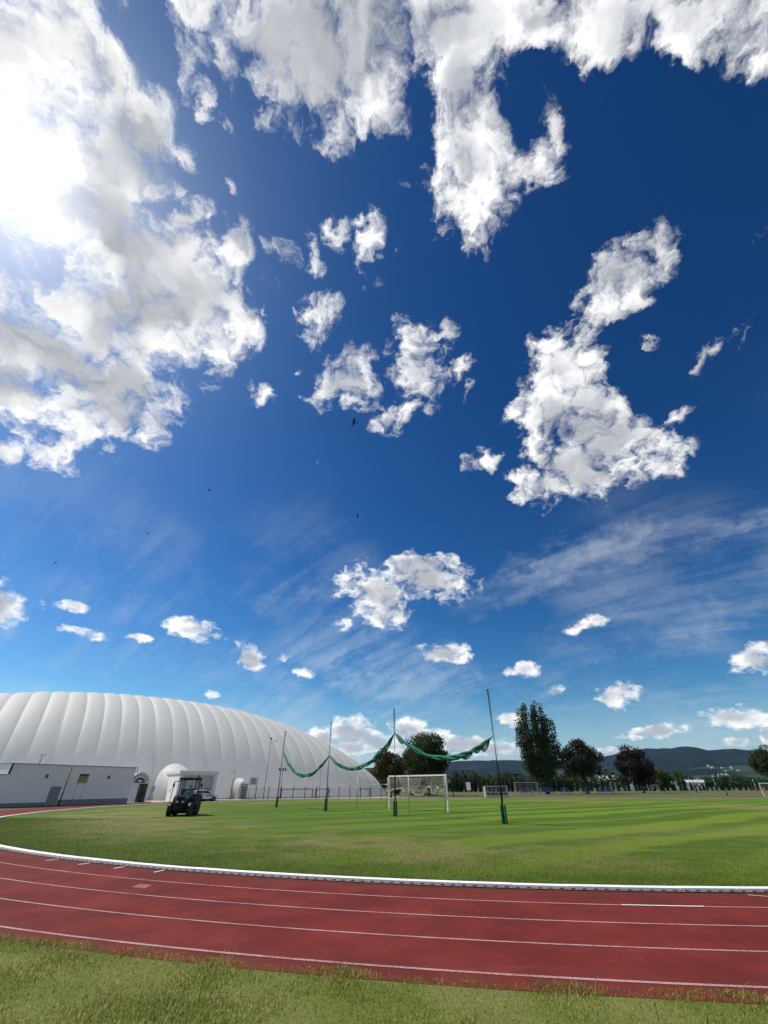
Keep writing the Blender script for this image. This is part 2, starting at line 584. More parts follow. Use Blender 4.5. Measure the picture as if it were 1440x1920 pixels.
def surf_mat(name, color, rough=0.6, var=0.12, scale=3.0, metal=0.0, bump=0.0, bscale=40.0, spec=0.5, trans=0.0,
             dirt=0.0, dirtcol=(0.12, 0.10, 0.08)):
    """plain painted / moulded surface with mottling, optional dirt and fine relief"""
    m, t = material(name)
    co = t.n('ShaderNodeTexCoord').outputs['Object']
    nz = t.noise(co, scale, 5, 0.6).outputs['Fac']
    k = t.n('ShaderNodeMapRange', Value=nz, From__Min=0.25, From__Max=0.75, To__Min=1 - var, To__Max=1 + var).outputs[0]
    c = t.v('SCALE', color, scale=k)
    if dirt:
        dn = t.noise(co, scale * 2.3, 6, 0.65).outputs['Fac']
        c = t.mix(t.smooth(dn, 0.5, 0.75, 0, dirt), c, rgb(*dirtcol))
    b = t.n('ShaderNodeBsdfPrincipled', Base__Color=c, Roughness=rough, Metallic=metal)
    b.inputs['Specular IOR Level'].default_value = spec
    if bump:
        bn = t.noise(co, bscale, 4, 0.6).outputs['Fac']
        t.set(b.inputs['Normal'], t.n('ShaderNodeBump', Strength=bump, Distance=0.02, Height=bn).outputs[0])
    out = b.outputs[0]
    if trans:
        tr = t.n('ShaderNodeBsdfTranslucent', Color=c)
        ms = t.n('ShaderNodeMixShader', Fac=trans)
        t.set(ms.inputs[1], out)
        t.set(ms.inputs[2], tr.outputs[0])
        out = ms.outputs[0]
    t.n('ShaderNodeOutputMaterial', Surface=out)
    return m


def leaf_mat(name, stops, trans=0.3, rough=0.6, spec=0.1, up=0.0):
    """each leaf or blade takes its own tone"""
    m, t = material(name)
    r = t.n('ShaderNodeNewGeometry').outputs['Random Per Island']
    cr = t.n('ShaderNodeValToRGB', Fac=r)
    el = cr.color_ramp.elements
    for i, (p, c) in enumerate(stops):
        e = el[i] if i < 2 else el.new(p)
        e.position = p
        e.color = rgb(*c)
    c = cr.outputs[0]
    co = t.n('ShaderNodeTexCoord').outputs['Object']
    nz = t.noise(co, 0.9, 3, 0.5).outputs['Fac']
    c = t.v('SCALE', c, scale=t.n('ShaderNodeMapRange', Value=nz, From__Min=0.3, From__Max=0.7, To__Min=0.75, To__Max=1.25).outputs[0])
    b = t.n('ShaderNodeBsdfPrincipled', Base__Color=c, Roughness=rough)
    b.inputs['Specular IOR Level'].default_value = spec
    tr = t.n('ShaderNodeBsdfTranslucent', Color=c)
    if up:      # a sward of fine blades scatters light like a level surface
        gn = t.n('ShaderNodeNewGeometry').outputs['Normal']
        nn = t.v('NORMALIZE', t.v('ADD', t.v('SCALE', gn, scale=1 - up), (0, 0, up)))
        t.set(b.inputs['Normal'], nn)
    ms = t.n('ShaderNodeMixShader', Fac=trans)
    t.set(ms.inputs[1], b.outputs[0])
    t.set(ms.inputs[2], tr.outputs[0])
    t.n('ShaderNodeOutputMaterial', Surface=ms.outputs[0])
    return m


def glass_mat(name, tint=(0.6, 0.65, 0.65), alpha=0.35):
    m, t = material(name)
    g = t.n('ShaderNodeBsdfGlossy', Color=rgb(0.9, 0.9, 0.9), Roughness=0.04)
    tr = t.n('ShaderNodeBsdfTransparent', Color=rgb(*tint))
    fr = t.n('ShaderNodeFresnel', IOR=1.45)
    ms = t.n('ShaderNodeMixShader', Fac=t.m('ADD', fr.outputs[0], alpha * 0.1, clamp=True))
    t.set(ms.inputs[1], tr.outputs[0])
    t.set(ms.inputs[2], g.outputs[0])
    t.n('ShaderNodeOutputMaterial', Surface=ms.outputs[0])
    return m


M = {}
M['white_paint'] = surf_mat('white_paint', (0.74, 0.74, 0.72), 0.45, 0.06, 2.0, dirt=0.25)
M['kerb_white'] = surf_mat('kerb_white', (0.88, 0.87, 0.83), 0.55, 0.06, 6.0, dirt=0.18, bump=0.2, bscale=120)
M['concrete'] = surf_mat('concrete', (0.36, 0.34, 0.31), 0.85, 0.2, 4.0, bump=0.3, dirt=0.4)
M['render_white'] = surf_mat('render_white', (0.78, 0.78, 0.76), 0.85, 0.05, 0.8, bump=0.15, bscale=60, dirt=0.08)
M['plinth_grey'] = surf_mat('plinth_grey', (0.20, 0.21, 0.22), 0.8, 0.1, 2.0, bump=0.2)
M['door_grey'] = surf_mat('door_grey', (0.22, 0.23, 0.25), 0.5, 0.05, 2.0)
M['panel_grey'] = surf_mat('panel_grey', (0.48, 0.49, 0.49), 0.5, 0.05, 1.0)
M['dark_metal'] = surf_mat('dark_metal', (0.035, 0.04, 0.042), 0.5, 0.2, 5.0, metal=0.3)
M['black'] = surf_mat('black', (0.012, 0.012, 0.014), 0.7, 0.2, 5.0, spec=0.2)
M['rubber'] = surf_mat('rubber', (0.02, 0.02, 0.02), 0.85, 0.3, 8.0, bump=0.3, dirt=0.3, dirtcol=(0.08, 0.09, 0.04))
M['pole_green'] = surf_mat('pole_green', (0.010, 0.022, 0.018), 0.8, 0.2, 3.0)
M['sleeve_green'] = surf_mat('sleeve_green', (0.015, 0.10, 0.035), 0.5, 0.15, 4.0, dirt=0.2)
M['net_green'] = surf_mat('net_green', (0.01, 0.22, 0.13), 0.7, 0.45, 9.0, bump=0.8, bscale=60, trans=0.3)
M['net_cream'] = surf_mat('net_cream', (0.50, 0.47, 0.38), 0.8, 0.2, 5.0, trans=0.2)
M['steel'] = surf_mat('steel', (0.42, 0.43, 0.44), 0.4, 0.1, 4.0, metal=0.7)
M['seat_blue'] = surf_mat('seat_blue', (0.012, 0.045, 0.20), 0.4, 0.1, 3.0)
M['poly_white'] = surf_mat('poly_white', (0.62, 0.64, 0.65), 0.3, 0.06, 2.0, trans=0.35)
M['tractor_green'] = surf_mat('tractor_green', (0.008, 0.040, 0.028), 0.35, 0.12, 3.0, dirt=0.25)
M['red'] = surf_mat('red', (0.45, 0.02, 0.02), 0.4, 0.15, 3.0, dirt=0.3)
M['beacon'] = surf_mat('beacon', (0.75, 0.05, 0.03), 0.2, 0.05, 3.0, trans=0.4)
M['lamp_glass'] = surf_mat('lamp_glass', (0.75, 0.76, 0.76), 0.15, 0.03, 3.0)
M['glass'] = glass_mat('glass', (0.90, 0.93, 0.92), 0.15)
M['glass_dark'] = surf_mat('glass_dark', (0.02, 0.025, 0.03), 0.08, 0.1, 1.0, spec=0.8)
M['car_white'] = surf_mat('car_white', (0.78, 0.78, 0.78), 0.25, 0.03, 1.5)
M['car_red'] = surf_mat('car_red', (0.5, 0.03, 0.04), 0.3, 0.05, 1.5)
M['sign_yellow'] = surf_mat('sign_yellow', (0.30, 0.29, 0.10), 0.5, 0.1, 3.0)
M['sign_white'] = surf_mat('sign_white', (0.66, 0.66, 0.66), 0.45, 0.05, 3.0)
M['print_dark'] = surf_mat('print_dark', (0.03, 0.03, 0.05), 0.5, 0.05, 3.0)
M['bark'] = surf_mat('bark', (0.055, 0.045, 0.035), 0.9, 0.4, 6.0, bump=0.8, bscale=12)
M['bird'] = surf_mat('bird', (0.02, 0.018, 0.02), 0.7, 0.2, 12.0)
M['skin'] = surf_mat('skin', (0.42, 0.26, 0.19), 0.6, 0.08, 9.0)
M['hair'] = surf_mat('hair', (0.03, 0.022, 0.016), 0.7, 0.2, 20.0)
M['shirt'] = surf_mat('shirt', (0.16, 0.19, 0.21), 0.85, 0.15, 6.0)
M['roof_red'] = surf_mat('roof_red', (0.26, 0.10, 0.07), 0.8, 0.15, 0.5)
M['roof_grey'] = surf_mat('roof_grey', (0.42, 0.44, 0.46), 0.6, 0.1, 0.3)
M['wall_white'] = surf_mat('wall_white', (0.55, 0.54, 0.52), 0.85, 0.08, 0.4)


def membrane():
    m, t = material('membrane')
    co = t.n('ShaderNodeTexCoord').outputs['Object']
    n1 = t.noise(co, 0.25, 4, 0.55).outputs['Fac']
    n2 = t.noise(co, 9.0, 3, 0.7).outputs['Fac']
    st = t.noise(t.v('MULTIPLY', co, (1.2, 1.2, 0.12)), 1.0, 4, 0.6).outputs['Fac']
    k = t.m('ADD', t.m('MULTIPLY', t.m('SUBTRACT', n1, 0.5), 0.10), t.m('MULTIPLY', t.m('SUBTRACT', n2, 0.5), 0.10))
    k = t.m('ADD', t.m('ADD', k, t.m('MULTIPLY', t.m('SUBTRACT', st, 0.5), 0.12)), 1.0)
    c = t.v('SCALE', (0.86, 0.86, 0.84), scale=k)
    b = t.n('ShaderNodeBsdfPrincipled', Base__Color=c, Roughness=0.6)
    t.set(b.inputs['Normal'], t.n('ShaderNodeBump', Strength=0.25, Distance=0.03, Height=n2).outputs[0])
    tr = t.n('ShaderNodeBsdfTranslucent', Color=c)
    ms = t.n('ShaderNodeMixShader', Fac=0.58)
    t.set(ms.inputs[1], b.outputs[0])
    t.set(ms.inputs[2], tr.outputs[0])
    t.n('ShaderNodeOutputMaterial', Surface=ms.outputs[0])
    return m


M['membrane'] = membrane()

CX, CY, RK, STR = 8.32, 48.06, 36.9, 84.4      # bend centre, kerb radius, length of the straights


def ground_mat():
    m, t = material('dry_meadow')
    co = t.n('ShaderNodeTexCoord').outputs['Object']
    a = t.noise(co, 0.05, 5, 0.6).outputs['Fac']
    b = t.noise(co, 1.2, 5, 0.65).outputs['Fac']
    f = t.noise(co, 45.0, 3, 0.7).outputs['Fac']
    big = t.noise(co, 0.004, 3, 0.5).outputs['Fac']
    c = t.mix(t.smooth(a, 0.35, 0.65), rgb(0.115, 0.105, 0.052), rgb(0.085, 0.10, 0.036))
    c = t.mix(t.smooth(b, 0.4, 0.75, 0, 0.6), c, rgb(0.16, 0.135, 0.085))
    c = t.mix(t.smooth(big, 0.45, 0.6, 0, 0.75), c, rgb(0.075, 0.12, 0.03))
    c = t.v('SCALE', c, scale=t.n('ShaderNodeMapRange', Value=f, From__Min=0.25, From__Max=0.75, To__Min=0.65, To__Max=1.3).outputs[0])
    s = t.n('ShaderNodeBsdfPrincipled', Base__Color=c, Roughness=0.9)
    s.inputs['Specular IOR Level'].default_value = 0.1
    t.set(s.inputs['Normal'], t.n('ShaderNodeBump', Strength=0.6, Distance=0.03, Height=f).outputs[0])
    t.n('ShaderNodeOutputMaterial', Surface=s.outputs[0])
    return m


def lawn_mat():
    """mown turf: stripes of the mower, dry patches along the bend, fine blades"""
    m, t = material('mown_turf')
    co = t.n('ShaderNodeTexCoord').outputs['Object']
    dr = t.v('LENGTH', t.v('SUBTRACT', co, (CX, CY, 0.0)))
    inn = t.m('SUBTRACT', RK, dr)                                  # metres in from the kerb
    big = t.noise(co, 0.09, 4, 0.55).outputs['Fac']
    mid = t.noise(co, 0.5, 5, 0.65).outputs['Fac']
    fine = t.noise(co, 60.0, 3, 0.7).outputs['Fac']
    grain = t.noise(co, 7.0, 5, 0.75).outputs['Fac']
    a = R(36)
    s = t.v('DOT_PRODUCT', co, (-math.sin(a), math.cos(a), 0))
    s = t.m('ADD', s, t.m('MULTIPLY', t.m('SUBTRACT', big, 0.5), 5.0))
    st1 = t.m('SINE', t.m('MULTIPLY', s, 2 * math.pi / 4.3))
    st2 = t.m('SINE', t.m('MULTIPLY', t.m('ADD', s, 1.0), 2 * math.pi / 11.0))
    stripe = t.smooth(t.m('ADD', st1, t.m('MULTIPLY', st2, 0.7)), -0.5, 0.8)
    # long streaks left by the wheels
    sx = t.n('ShaderNodeMapping', Vector=co, Rotation=(0, 0, -a), Scale=(0.05, 0.9, 1)).outputs[0]
    streak = t.noise(sx, 1.0, 5, 0.6).outputs['Fac']
    px = t.n('ShaderNodeSeparateXYZ', Vector=co).outputs['X']
    wgt = t.smooth(px, -14.0, 14.0, 0.2, 0.8)
    c = t.mix(t.m('MULTIPLY', stripe, wgt), rgb(0.062, 0.115, 0.005), rgb(0.140, 0.210, 0.012))
    c = t.mix(t.smooth(streak, 0.5, 0.72, 0, 0.55), c, rgb(0.155, 0.205, 0.026))
    dry = t.m('MULTIPLY', t.smooth(inn, 1.6, 3.6), t.smooth(inn, 17.0, 7.0))
    dry = t.m('MULTIPLY', dry, t.smooth(t.m('ADD', t.m('MULTIPLY', mid, 0.55), t.m('MULTIPLY', big, 0.6)), 0.50, 0.67))
    c = t.mix(t.m('MULTIPLY', dry, 0.9), c, rgb(0.195, 0.178, 0.058))
    worn = t.m('MULTIPLY', t.smooth(t.noise(co, 0.22, 5, 0.7).outputs['Fac'], 0.55, 0.7), t.smooth(px, 16.0, -4.0, 0.08, 0.35))
    c = t.mix(worn, c, rgb(0.150, 0.180, 0.030))
    lush = t.smooth(inn, 2.2, 0.6, 0, 0.45)
    c = t.mix(lush, c, rgb(0.085, 0.155, 0.016))
    k = t.m('ADD', t.m('MULTIPLY', t.m('SUBTRACT', fine, 0.5), 0.9), t.m('MULTIPLY', t.m('SUBTRACT', grain, 0.5), 0.9))
    c = t.v('SCALE', c, scale=t.m('MAXIMUM', t.m('ADD', k, 1.0), 0.3))
    b = t.n('ShaderNodeBsdfPrincipled', Base__Color=c, Roughness=0.85)
    b.inputs['Specular IOR Level'].default_value = 0.15
    t.set(b.inputs['Normal'], t.n('ShaderNodeBump', Strength=0.7, Distance=0.03, Height=t.m('ADD', fine, grain)).outputs[0])
    t.n('ShaderNodeOutputMaterial', Surface=b.outputs[0])
    return m


def track_mat():
    m, t = material('red_rubber')
    co = t.n('ShaderNodeTexCoord').outputs['Object']
    a = t.noise(co, 0.8, 6, 0.68).outputs['Fac']
    b = t.noise(co, 4.0, 6, 0.7).outputs['Fac']
    f = t.noise(co, 85.0, 3, 0.75).outputs['Fac']
    dr = t.v('LENGTH', t.v('SUBTRACT', co, (CX, CY, 0.0)))
    c = t.mix(t.smooth(a, 0.35, 0.68), rgb(0.118, 0.0180, 0.0140), rgb(0.178, 0.0275, 0.0205))
    c = t.mix(t.smooth(b, 0.50, 0.75, 0, 0.5), c, rgb(0.085, 0.022, 0.019))
    sc_ = t.noise(t.n('ShaderNodeMapping', Vector=co, Rotation=(0, 0, 0.5), Scale=(0.5, 4.0, 1)).outputs[0], 1.6, 6, 0.7).outputs['Fac']
    c = t.mix(t.smooth(sc_, 0.56, 0.76, 0, 0.5), c, rgb(0.23, 0.075, 0.062))
    stain = t.noise(co, 0.33, 4, 0.6).outputs['Fac']
    c = t.mix(t.smooth(stain, 0.56, 0.72, 0, 0.35), c, rgb(0.075, 0.020, 0.018))
    # dust and moss gather by the kerb and the outer edge
    edge = t.m('MAXIMUM', t.smooth(dr, RK + 1.0, RK + 0.1), t.smooth(dr, RK + 4.3, RK + 5.0, 0.0, 0.5))
    c = t.mix(t.m('MULTIPLY', edge, t.smooth(b, 0.3, 0.7, 0.1, 0.7)), c, rgb(0.085, 0.035, 0.029))
    c = t.v('SCALE', c, scale=t.n('ShaderNodeMapRange', Value=f, From__Min=0.25, From__Max=0.75, To__Min=0.6, To__Max=1.42).outputs[0])
    s = t.n('ShaderNodeBsdfPrincipled', Base__Color=c, Roughness=0.8)
    s.inputs['Specular IOR Level'].default_value = 0.08
    t.set(s.inputs['Normal'], t.n('ShaderNodeBump', Strength=0.5, Distance=0.004, Height=f).outputs[0])
    t.n('ShaderNodeOutputMaterial', Surface=s.outputs[0])
    return m


def line_mat(name, color, wear=0.45):
    m, t = material(name)
    co = t.n('ShaderNodeTexCoord').outputs['Object']
    a = t.noise(co, 22.0, 5, 0.7).outputs['Fac']
    b = t.noise(co, 1.3, 3, 0.6).outputs['Fac']
    w = t.m('ADD', t.m('MULTIPLY', a, 0.7), t.m('MULTIPLY', b, 0.5))
    c = t.mix(t.smooth(w, 0.50, 0.80, wear * 0.4, wear + 0.35), rgb(*color), rgb(0.19, 0.03, 0.026))
    s = t.n('ShaderNodeBsdfPrincipled', Base__Color=c, Roughness=0.75)
    t.n('ShaderNodeOutputMaterial', Surface=s.outputs[0])
    return m


def hill_mat():
    m, t = material('wooded_slopes')
    co = t.n('ShaderNodeTexCoord').outputs['Object']
    a = t.noise(co, 0.0022, 5, 0.6).outputs['Fac']
    b = t.noise(co, 0.02, 5, 0.7).outputs['Fac']
    z = t.n('ShaderNodeSeparateXYZ', Vector=co).outputs['Z']
    c = t.mix(t.smooth(b, 0.35, 0.65), rgb(0.005, 0.010, 0.009), rgb(0.016, 0.024, 0.018))
    meadow = t.m('MULTIPLY', t.smooth(a, 0.53, 0.60), t.smooth(z, 190.0, 70.0))
    c = t.mix(t.m('MULTIPLY', meadow, 0.8), c, rgb(0.05, 0.075, 0.03))
    s = t.n('ShaderNodeBsdfPrincipled', Base__Color=c, Roughness=0.95)
    s.inputs['Specular IOR Level'].default_value = 0.05
    t.set(s.inputs['Normal'], t.n('ShaderNodeBump', Strength=1.0, Distance=18.0, Height=b).outputs[0])
    t.n('ShaderNodeOutputMaterial', Surface=s.outputs[0])
    return m


M['meadow'] = ground_mat()
M['turf'] = lawn_mat()
M['track'] = track_mat()
M['line'] = line_mat('worn_white_line', (0.50, 0.34, 0.31), 0.6)
M['line_fresh'] = line_mat('fresh_white_line', (0.80, 0.78, 0.75), 0.05)
M['line_yellow'] = line_mat('yellow_line', (0.72, 0.48, 0.16), 0.1)
M['patch'] = surf_mat('rubber_patch', (0.25, 0.075, 0.07), 0.8, 0.15, 6.0, bump=0.3, bscale=150)
M['hills'] = hill_mat()
M['paving'] = surf_mat('paving', (0.40, 0.33, 0.29), 0.85, 0.15, 0.8, bump=0.2, dirt=0.3)

# ------------------------------------------------------------------ the setting
mb = MB()
mb.add([(-9500, -600, -0.03), (9500, -600, -0.03), (9500, 10500, -0.03), (-9500, 10500, -0.03)], [(0, 1, 2, 3)])
tag(mb.build('ground', M['meadow']), kind='structure')


def stadium(r, n=150):
    pts = []
    for i in range(n + 1):
        a = math.pi / 2 + math.pi * i / n
        pts.append((CX + r * math.cos(a), CY + r * math.sin(a)))
    for i in range(n + 1):
        a = -math.pi / 2 + math.pi * i / n
        pts.append((CX + STR + r * math.cos(a), CY + r * math.sin(a)))
    return pts


def ring(name, r0, r1, z, mat, parent=None):
    a, b = stadium(r0), stadium(r1)
    n = len(a)
    vs = [(x, y, z) for x, y in a] + [(x, y, z) for x, y in b]
    fs = [(i, n + i, n + (i + 1) % n, (i + 1) % n) for i in range(n)]
    return MB().add(vs, fs).build(name, mat, parent)


track = tag(ring('running_track', RK - 0.05, RK + 5.30, 0.0, M['track']), kind='structure')
for k in range(1, 5):
    w = 0.025 if k < 4 else 0.03
    ring('lane_line', RK + 1.22 * k - w, RK + 1.22 * k + w, 0.004, M['line'], track)


def arc_mark(name, r0, r1, x0, x1, mat, z):
    """paint laid along the near side of the bend, between two x positions"""
    vs = []
    n = 14
    for i in range(n + 1):
        x = x0 + (x1 - x0) * i / n
        for r in (r0, r1):
            vs.append((x, CY - math.sqrt(r * r - (x - CX) ** 2), z))
    fs = [(2 * i, 2 * i + 1, 2 * i + 3, 2 * i + 2) for i in range(n)]
    return MB().add(vs, fs).build(name, mat, track)


arc_mark('fresh_line', RK + 1.22 - 0.028, RK + 1.22 + 0.028, 4.33, 5.75, M['line_fresh'], 0.008)
mb = MB()
p0, p1 = Vector((7.2, 10.93, 0)), Vector((8.6, 10.25, 0))
nn = (p1 - p0).cross(Vector((0, 0, 1))).normalized() * 0.025
mb.add([tuple(p + Vector((0, 0, 0.012))) for p in (p0 - nn, p0 + nn, p1 + nn, p1 - nn)], [(0, 1, 2, 3)])
mb.build('yellow_mark', M['line_yellow'], track)
for ang in (-119.05, -116.65, -114.4, -112.2):      # short ticks by the kerb, as on the left of the bend
    a = R(ang)
    e, t_ = Vector((math.cos(a), math.sin(a), 0)), Vector((-math.sin(a), math.cos(a), 0))
    c0 = Vector((CX, CY, 0.006)) + e * (RK + 0.08)
    MB().add([tuple(c0 + t_ * 0.03), tuple(c0 - t_ * 0.03), tuple(c0 + e * 0.32 - t_ * 0.03), tuple(c0 + e * 0.32 + t_ * 0.03)],
             [(0, 1, 2, 3)]).build('tick_mark', M['line_fresh'], track)
arc_mark('repair_patch', RK + 1.62, RK + 1.95, -5.4, -5.05, M['patch'], 0.005)

# rough verge on the near side
def verge_mat():
    m, t = material('verge_turf')
    co = t.n('ShaderNodeTexCoord').outputs['Object']
    a = t.noise(co, 0.9, 5, 0.6).outputs['Fac']
    b = t.noise(co, 9.0, 5, 0.7).outputs['Fac']
    f = t.noise(co, 90.0, 3, 0.7).outputs['Fac']
    c = t.mix(t.smooth(a, 0.38, 0.62), rgb(0.115, 0.150, 0.026), rgb(0.165, 0.170, 0.055))
    c = t.mix(t.smooth(b, 0.54, 0.75, 0, 0.55), c, rgb(0.215, 0.185, 0.100))
    c = t.v('SCALE', c, scale=t.n('ShaderNodeMapRange', Value=f, From__Min=0.25, From__Max=0.75, To__Min=0.7, To__Max=1.3).outputs[0])
    s = t.n('ShaderNodeBsdfPrincipled', Base__Color=c, Roughness=0.9)
    s.inputs['Specular IOR Level'].default_value = 0.1
    t.set(s.inputs['Normal'], t.n('ShaderNodeBump', Strength=0.5, Distance=0.02, Height=f).outputs[0])
    t.n('ShaderNodeOutputMaterial', Surface=s.outputs[0])
    return m


M['verge'] = verge_mat()
mb = MB().add([(-26, -6, -0.004), (30, -6, -0.004), (30, 14, -0.004), (-26, 30, -0.004)], [(0, 1, 2, 3)])
tag(mb.build('verge', M['verge']), kind='structure')

# infield
a = stadium(RK - 0.20)
tag(MB().add([(x, y, 0.012) for x, y in a], [tuple(range(len(a)))]).build('infield_lawn', M['turf']), kind='structure')

# kerb: bedding strip and one stone after another with drain slots along the foot
kerb = tag(ring('kerb_bedding', RK - 0.25, RK + 0.03, 0.016, M['concrete']), kind='structure')
SL = 1.12


def kerb_stone_mesh():
    m_ = MB()
    L = SL - 0.008
    n = 5
    slot, zs = 0.085, 0.019
    m_.bx(-L / 2, L / 2, 0.0, 0.21, zs, 0.052)
    step = L / n
    x = -L / 2
    for i in range(n):
        c = -L / 2 + step * (i + 0.5)
        m_.bx(x, c - slot / 2, 0.004, 0.206, 0.0, zs + 0.001)
        x = c + slot / 2
    m_.bx(x, L / 2, 0.004, 0.206, 0.0, zs + 0.001)
    return m_.mesh('kerb_stone', M['kerb_white'], bevel=0.004)


km = kerb_stone_mesh()
nst = int(math.pi * RK / SL)
for i in range(nst):
    a = math.pi / 2 + math.pi * (i + 0.5) / nst
    o = link('kerb_stone', km, kerb, (CX + RK * math.cos(a), CY + RK * math.sin(a), 0.016 + random.uniform(-0.003, 0.003)),
             a + math.pi / 2 + random.uniform(-0.004, 0.004))
for i in range(4):
    link('kerb_stone', km, kerb, (CX + SL * (i + 0.5), CY - RK, 0.016), 0.0)
for i in range(58):
    link('kerb_stone', km, kerb, (CX + SL * (i + 0.5), CY + RK, 0.016), math.pi)

# paved apron in front of the dome
mb = MB()
mb.add([(x, y, -0.012) for x, y in ((-38, 62), (-30, 58), (-20, 70), (-8, 80), (10, 88), (10, 96), (2, 104), (-12, 97), (-36, 78))],
       [tuple(range(9))])
tag(mb.build('pavement', M['paving']), kind='structure')


# wooded hills on the horizon
def vnoise(x, y, seed=0):
    xi, yi = np.floor(x).astype(np.int64), np.floor(y).astype(np.int64)
    xf, yf = x - xi, y - yi
    def h(a, b):
        n = (a * 374761393 + b * 668265263 + seed * 974711) & 0xffffffff
        n = ((n ^ (n >> 13)) * 1274126177) & 0xffffffff
        return ((n ^ (n >> 16)) & 0xffff) / 65535.0
    u, v = xf * xf * (3 - 2 * xf), yf * yf * (3 - 2 * yf)
    return (h(xi, yi) * (1 - u) + h(xi + 1, yi) * u) * (1 - v) + (h(xi, yi + 1) * (1 - u) + h(xi + 1, yi + 1) * u) * v


def fbm(x, y, o=5, seed=0):
    s, a, t = 0, 1.0, 0
    for k in range(o):
        s = s + a * vnoise(x * 2 ** k, y * 2 ** k, seed + k)
        t += a
        a *= 0.5
    return s / t


RIDGE = [(-80, 1.3), (-50, 1.5), (-30, 1.7), (-10, 1.75), (-1.3, 1.85), (4, 2.2), (8, 2.45), (11.4, 2.55), (14, 2.5), (16.5, 2.38),
         (21, 2.3), (24, 2.62), (26, 2.9), (28.2, 3.25), (29.2, 3.34), (31.6, 3.3), (32.8, 3.42), (33.6, 3.30), (34.6, 2.98), (35.8, 3.02),
         (36.5, 3.05), (38, 2.85), (39.5, 2.68), (45, 2.4), (55, 2.0), (80, 1.2)]
az = np.radians(np.arange(-78, 78.01, 0.3))
rr = np.concatenate([np.linspace(1500, 3000, 14), np.linspace(3100, 5600, 36), np.linspace(5700, 7800, 12)])
A, RR = np.meshgrid(az, rr, indexing='ij')
X, Y = RR * np.sin(A), RR * np.cos(A)
ridge = np.interp(np.degrees(A), [p[0] for p in RIDGE], [p[1] for p in RIDGE])
R0 = 5200 + 500 * (fbm(np.degrees(A) * 0.12, A * 0, 3, 3) - 0.5)
Hc = R0 * np.tan(np.radians(ridge))
u = np.clip((RR - 1900) / (R0 - 1900), 0, 1)
prof = np.where(RR < R0, u ** 1.7 * (2.0 - u) ** 0.6, np.clip(1 - (RR - R0) / 2600, 0, 1))
Z = Hc * np.clip(prof, 0, 1)
spur = 95 * np.exp(-((RR - 3300) / 420) ** 2) * np.exp(-((np.degrees(A) - 8) / 7.0) ** 2)
Z = np.maximum(Z, spur * (0.75 + 0.5 * fbm(X / 400, Y / 400, 3, 9)))
Z = Z + (fbm(X / 900, Y / 900, 5, 1) - 0.5) * 120 * np.clip(u * 1.6, 0, 1) * (1 - 0.85 * np.exp(-((RR - R0) / 260) ** 2))
Z = Z + (fbm(X / 60, Y / 60, 3, 5) - 0.5) * 14 * np.clip(u * 3, 0, 1)
Z = np.where(RR < 1950, -4, Z)
na, nr = A.shape
idx = np.arange(na * nr).reshape(na, nr)
fc = np.stack([idx[:-1, :-1], idx[:-1, 1:], idx[1:, 1:], idx[1:, :-1]], -1).reshape(-1, 4)
me = np_mesh('hills', np.stack([X, Y, Z], -1).reshape(-1, 3), fc, M['hills'], True)
tag(link('hills', me), kind='structure')

# ------------------------------------------------------------------ air dome
DX, DY, DTH, DA, DB, DH = -53.3, 99.7, 0.657, 52.4, 29.9, 17.85


def dome_pt(u, t, bulge=0.0):
    w = DB * np.clip(1 - np.abs(u) ** 7.768, 0, 1) ** 0.238
    h = DH * np.clip(1 - np.abs(u) ** 2.247, 0, 1) ** 0.582
    ly, z = -(w + bulge * 0.8) * np.cos(t), (h + bulge) * np.sin(t) ** 1.15
    lx = DA * u
    return np.stack([lx, ly, z], -1)


dome = tag(empty('air_dome', (DX, DY, 0), DTH),
           'huge white inflated sports dome with curved vertical seams', 'dome')
us = [-0.022 + 0.0525 * k for k in range(-18, 20)]
us = [-0.9985] + [u for u in us if abs(u) < 0.975] + [0.9985]
for a, b in zip(us[:-1], us[1:]):
    s = np.linspace(0, 1, 9)
    if abs(a) > 0.97 or abs(b) > 0.97:
        s = (np.sin((s - 0.5) * math.pi) + 1) / 2
    S, T = np.meshgrid(s, np.linspace(0.0, math.pi, 61), indexing='ij')
    P = dome_pt(a + (b - a) * S, T, 0.30 * (4 * S * (1 - S)) ** 0.6 * np.clip(np.sin(T), 0, 1) ** 0.4)
    n, k = S.shape
    idx = np.arange(n * k).reshape(n, k)
    fc = np.stack([idx[:-1, :-1], idx[1:, :-1], idx[1:, 1:], idx[:-1, 1:]], -1).reshape(-1, 4)
    link('fabric_panel', np_mesh('fabric_panel', P.reshape(-1, 3), fc, M['membrane'], True), dome)
for u in (-0.2845, -0.022, 0.1355):
    for du in (-0.0028, 0.0028):
        T = np.linspace(0.01, math.pi - 0.01, 60)
        P = dome_pt(np.full(60, u + du), T, 0.10)
        MB().tube([tuple(p) for p in P], 0.04, 6).build('seam_cable', M['white_paint'], dome, True)
n_ = 120
rim = dome_pt(np.sin(np.linspace(-1, 1, n_) * math.pi / 2) * 0.998, np.zeros(n_))
lo_ = [(p[0], p[1], 0.0) for p in rim] + [(p[0], -p[1], 0.0) for p in rim[::-1]]
MB().add(lo_, [tuple(range(len(lo_)))]).build('bounce_floor', M['panel_grey'], dome)  # unseen pale floor, added to bounce light up through the membrane
# footing along the rim
pts = [tuple(p) for p in dome_pt(np.sin(np.linspace(-1, 1, 140) * math.pi / 2) * 0.998, np.zeros(140))]
mb = MB()
mb.tube([(p[0], p[1] - 0.15, 0.02) for p in pts], 0.16, 6)
mb.build('footing', M['white_paint'], dome)

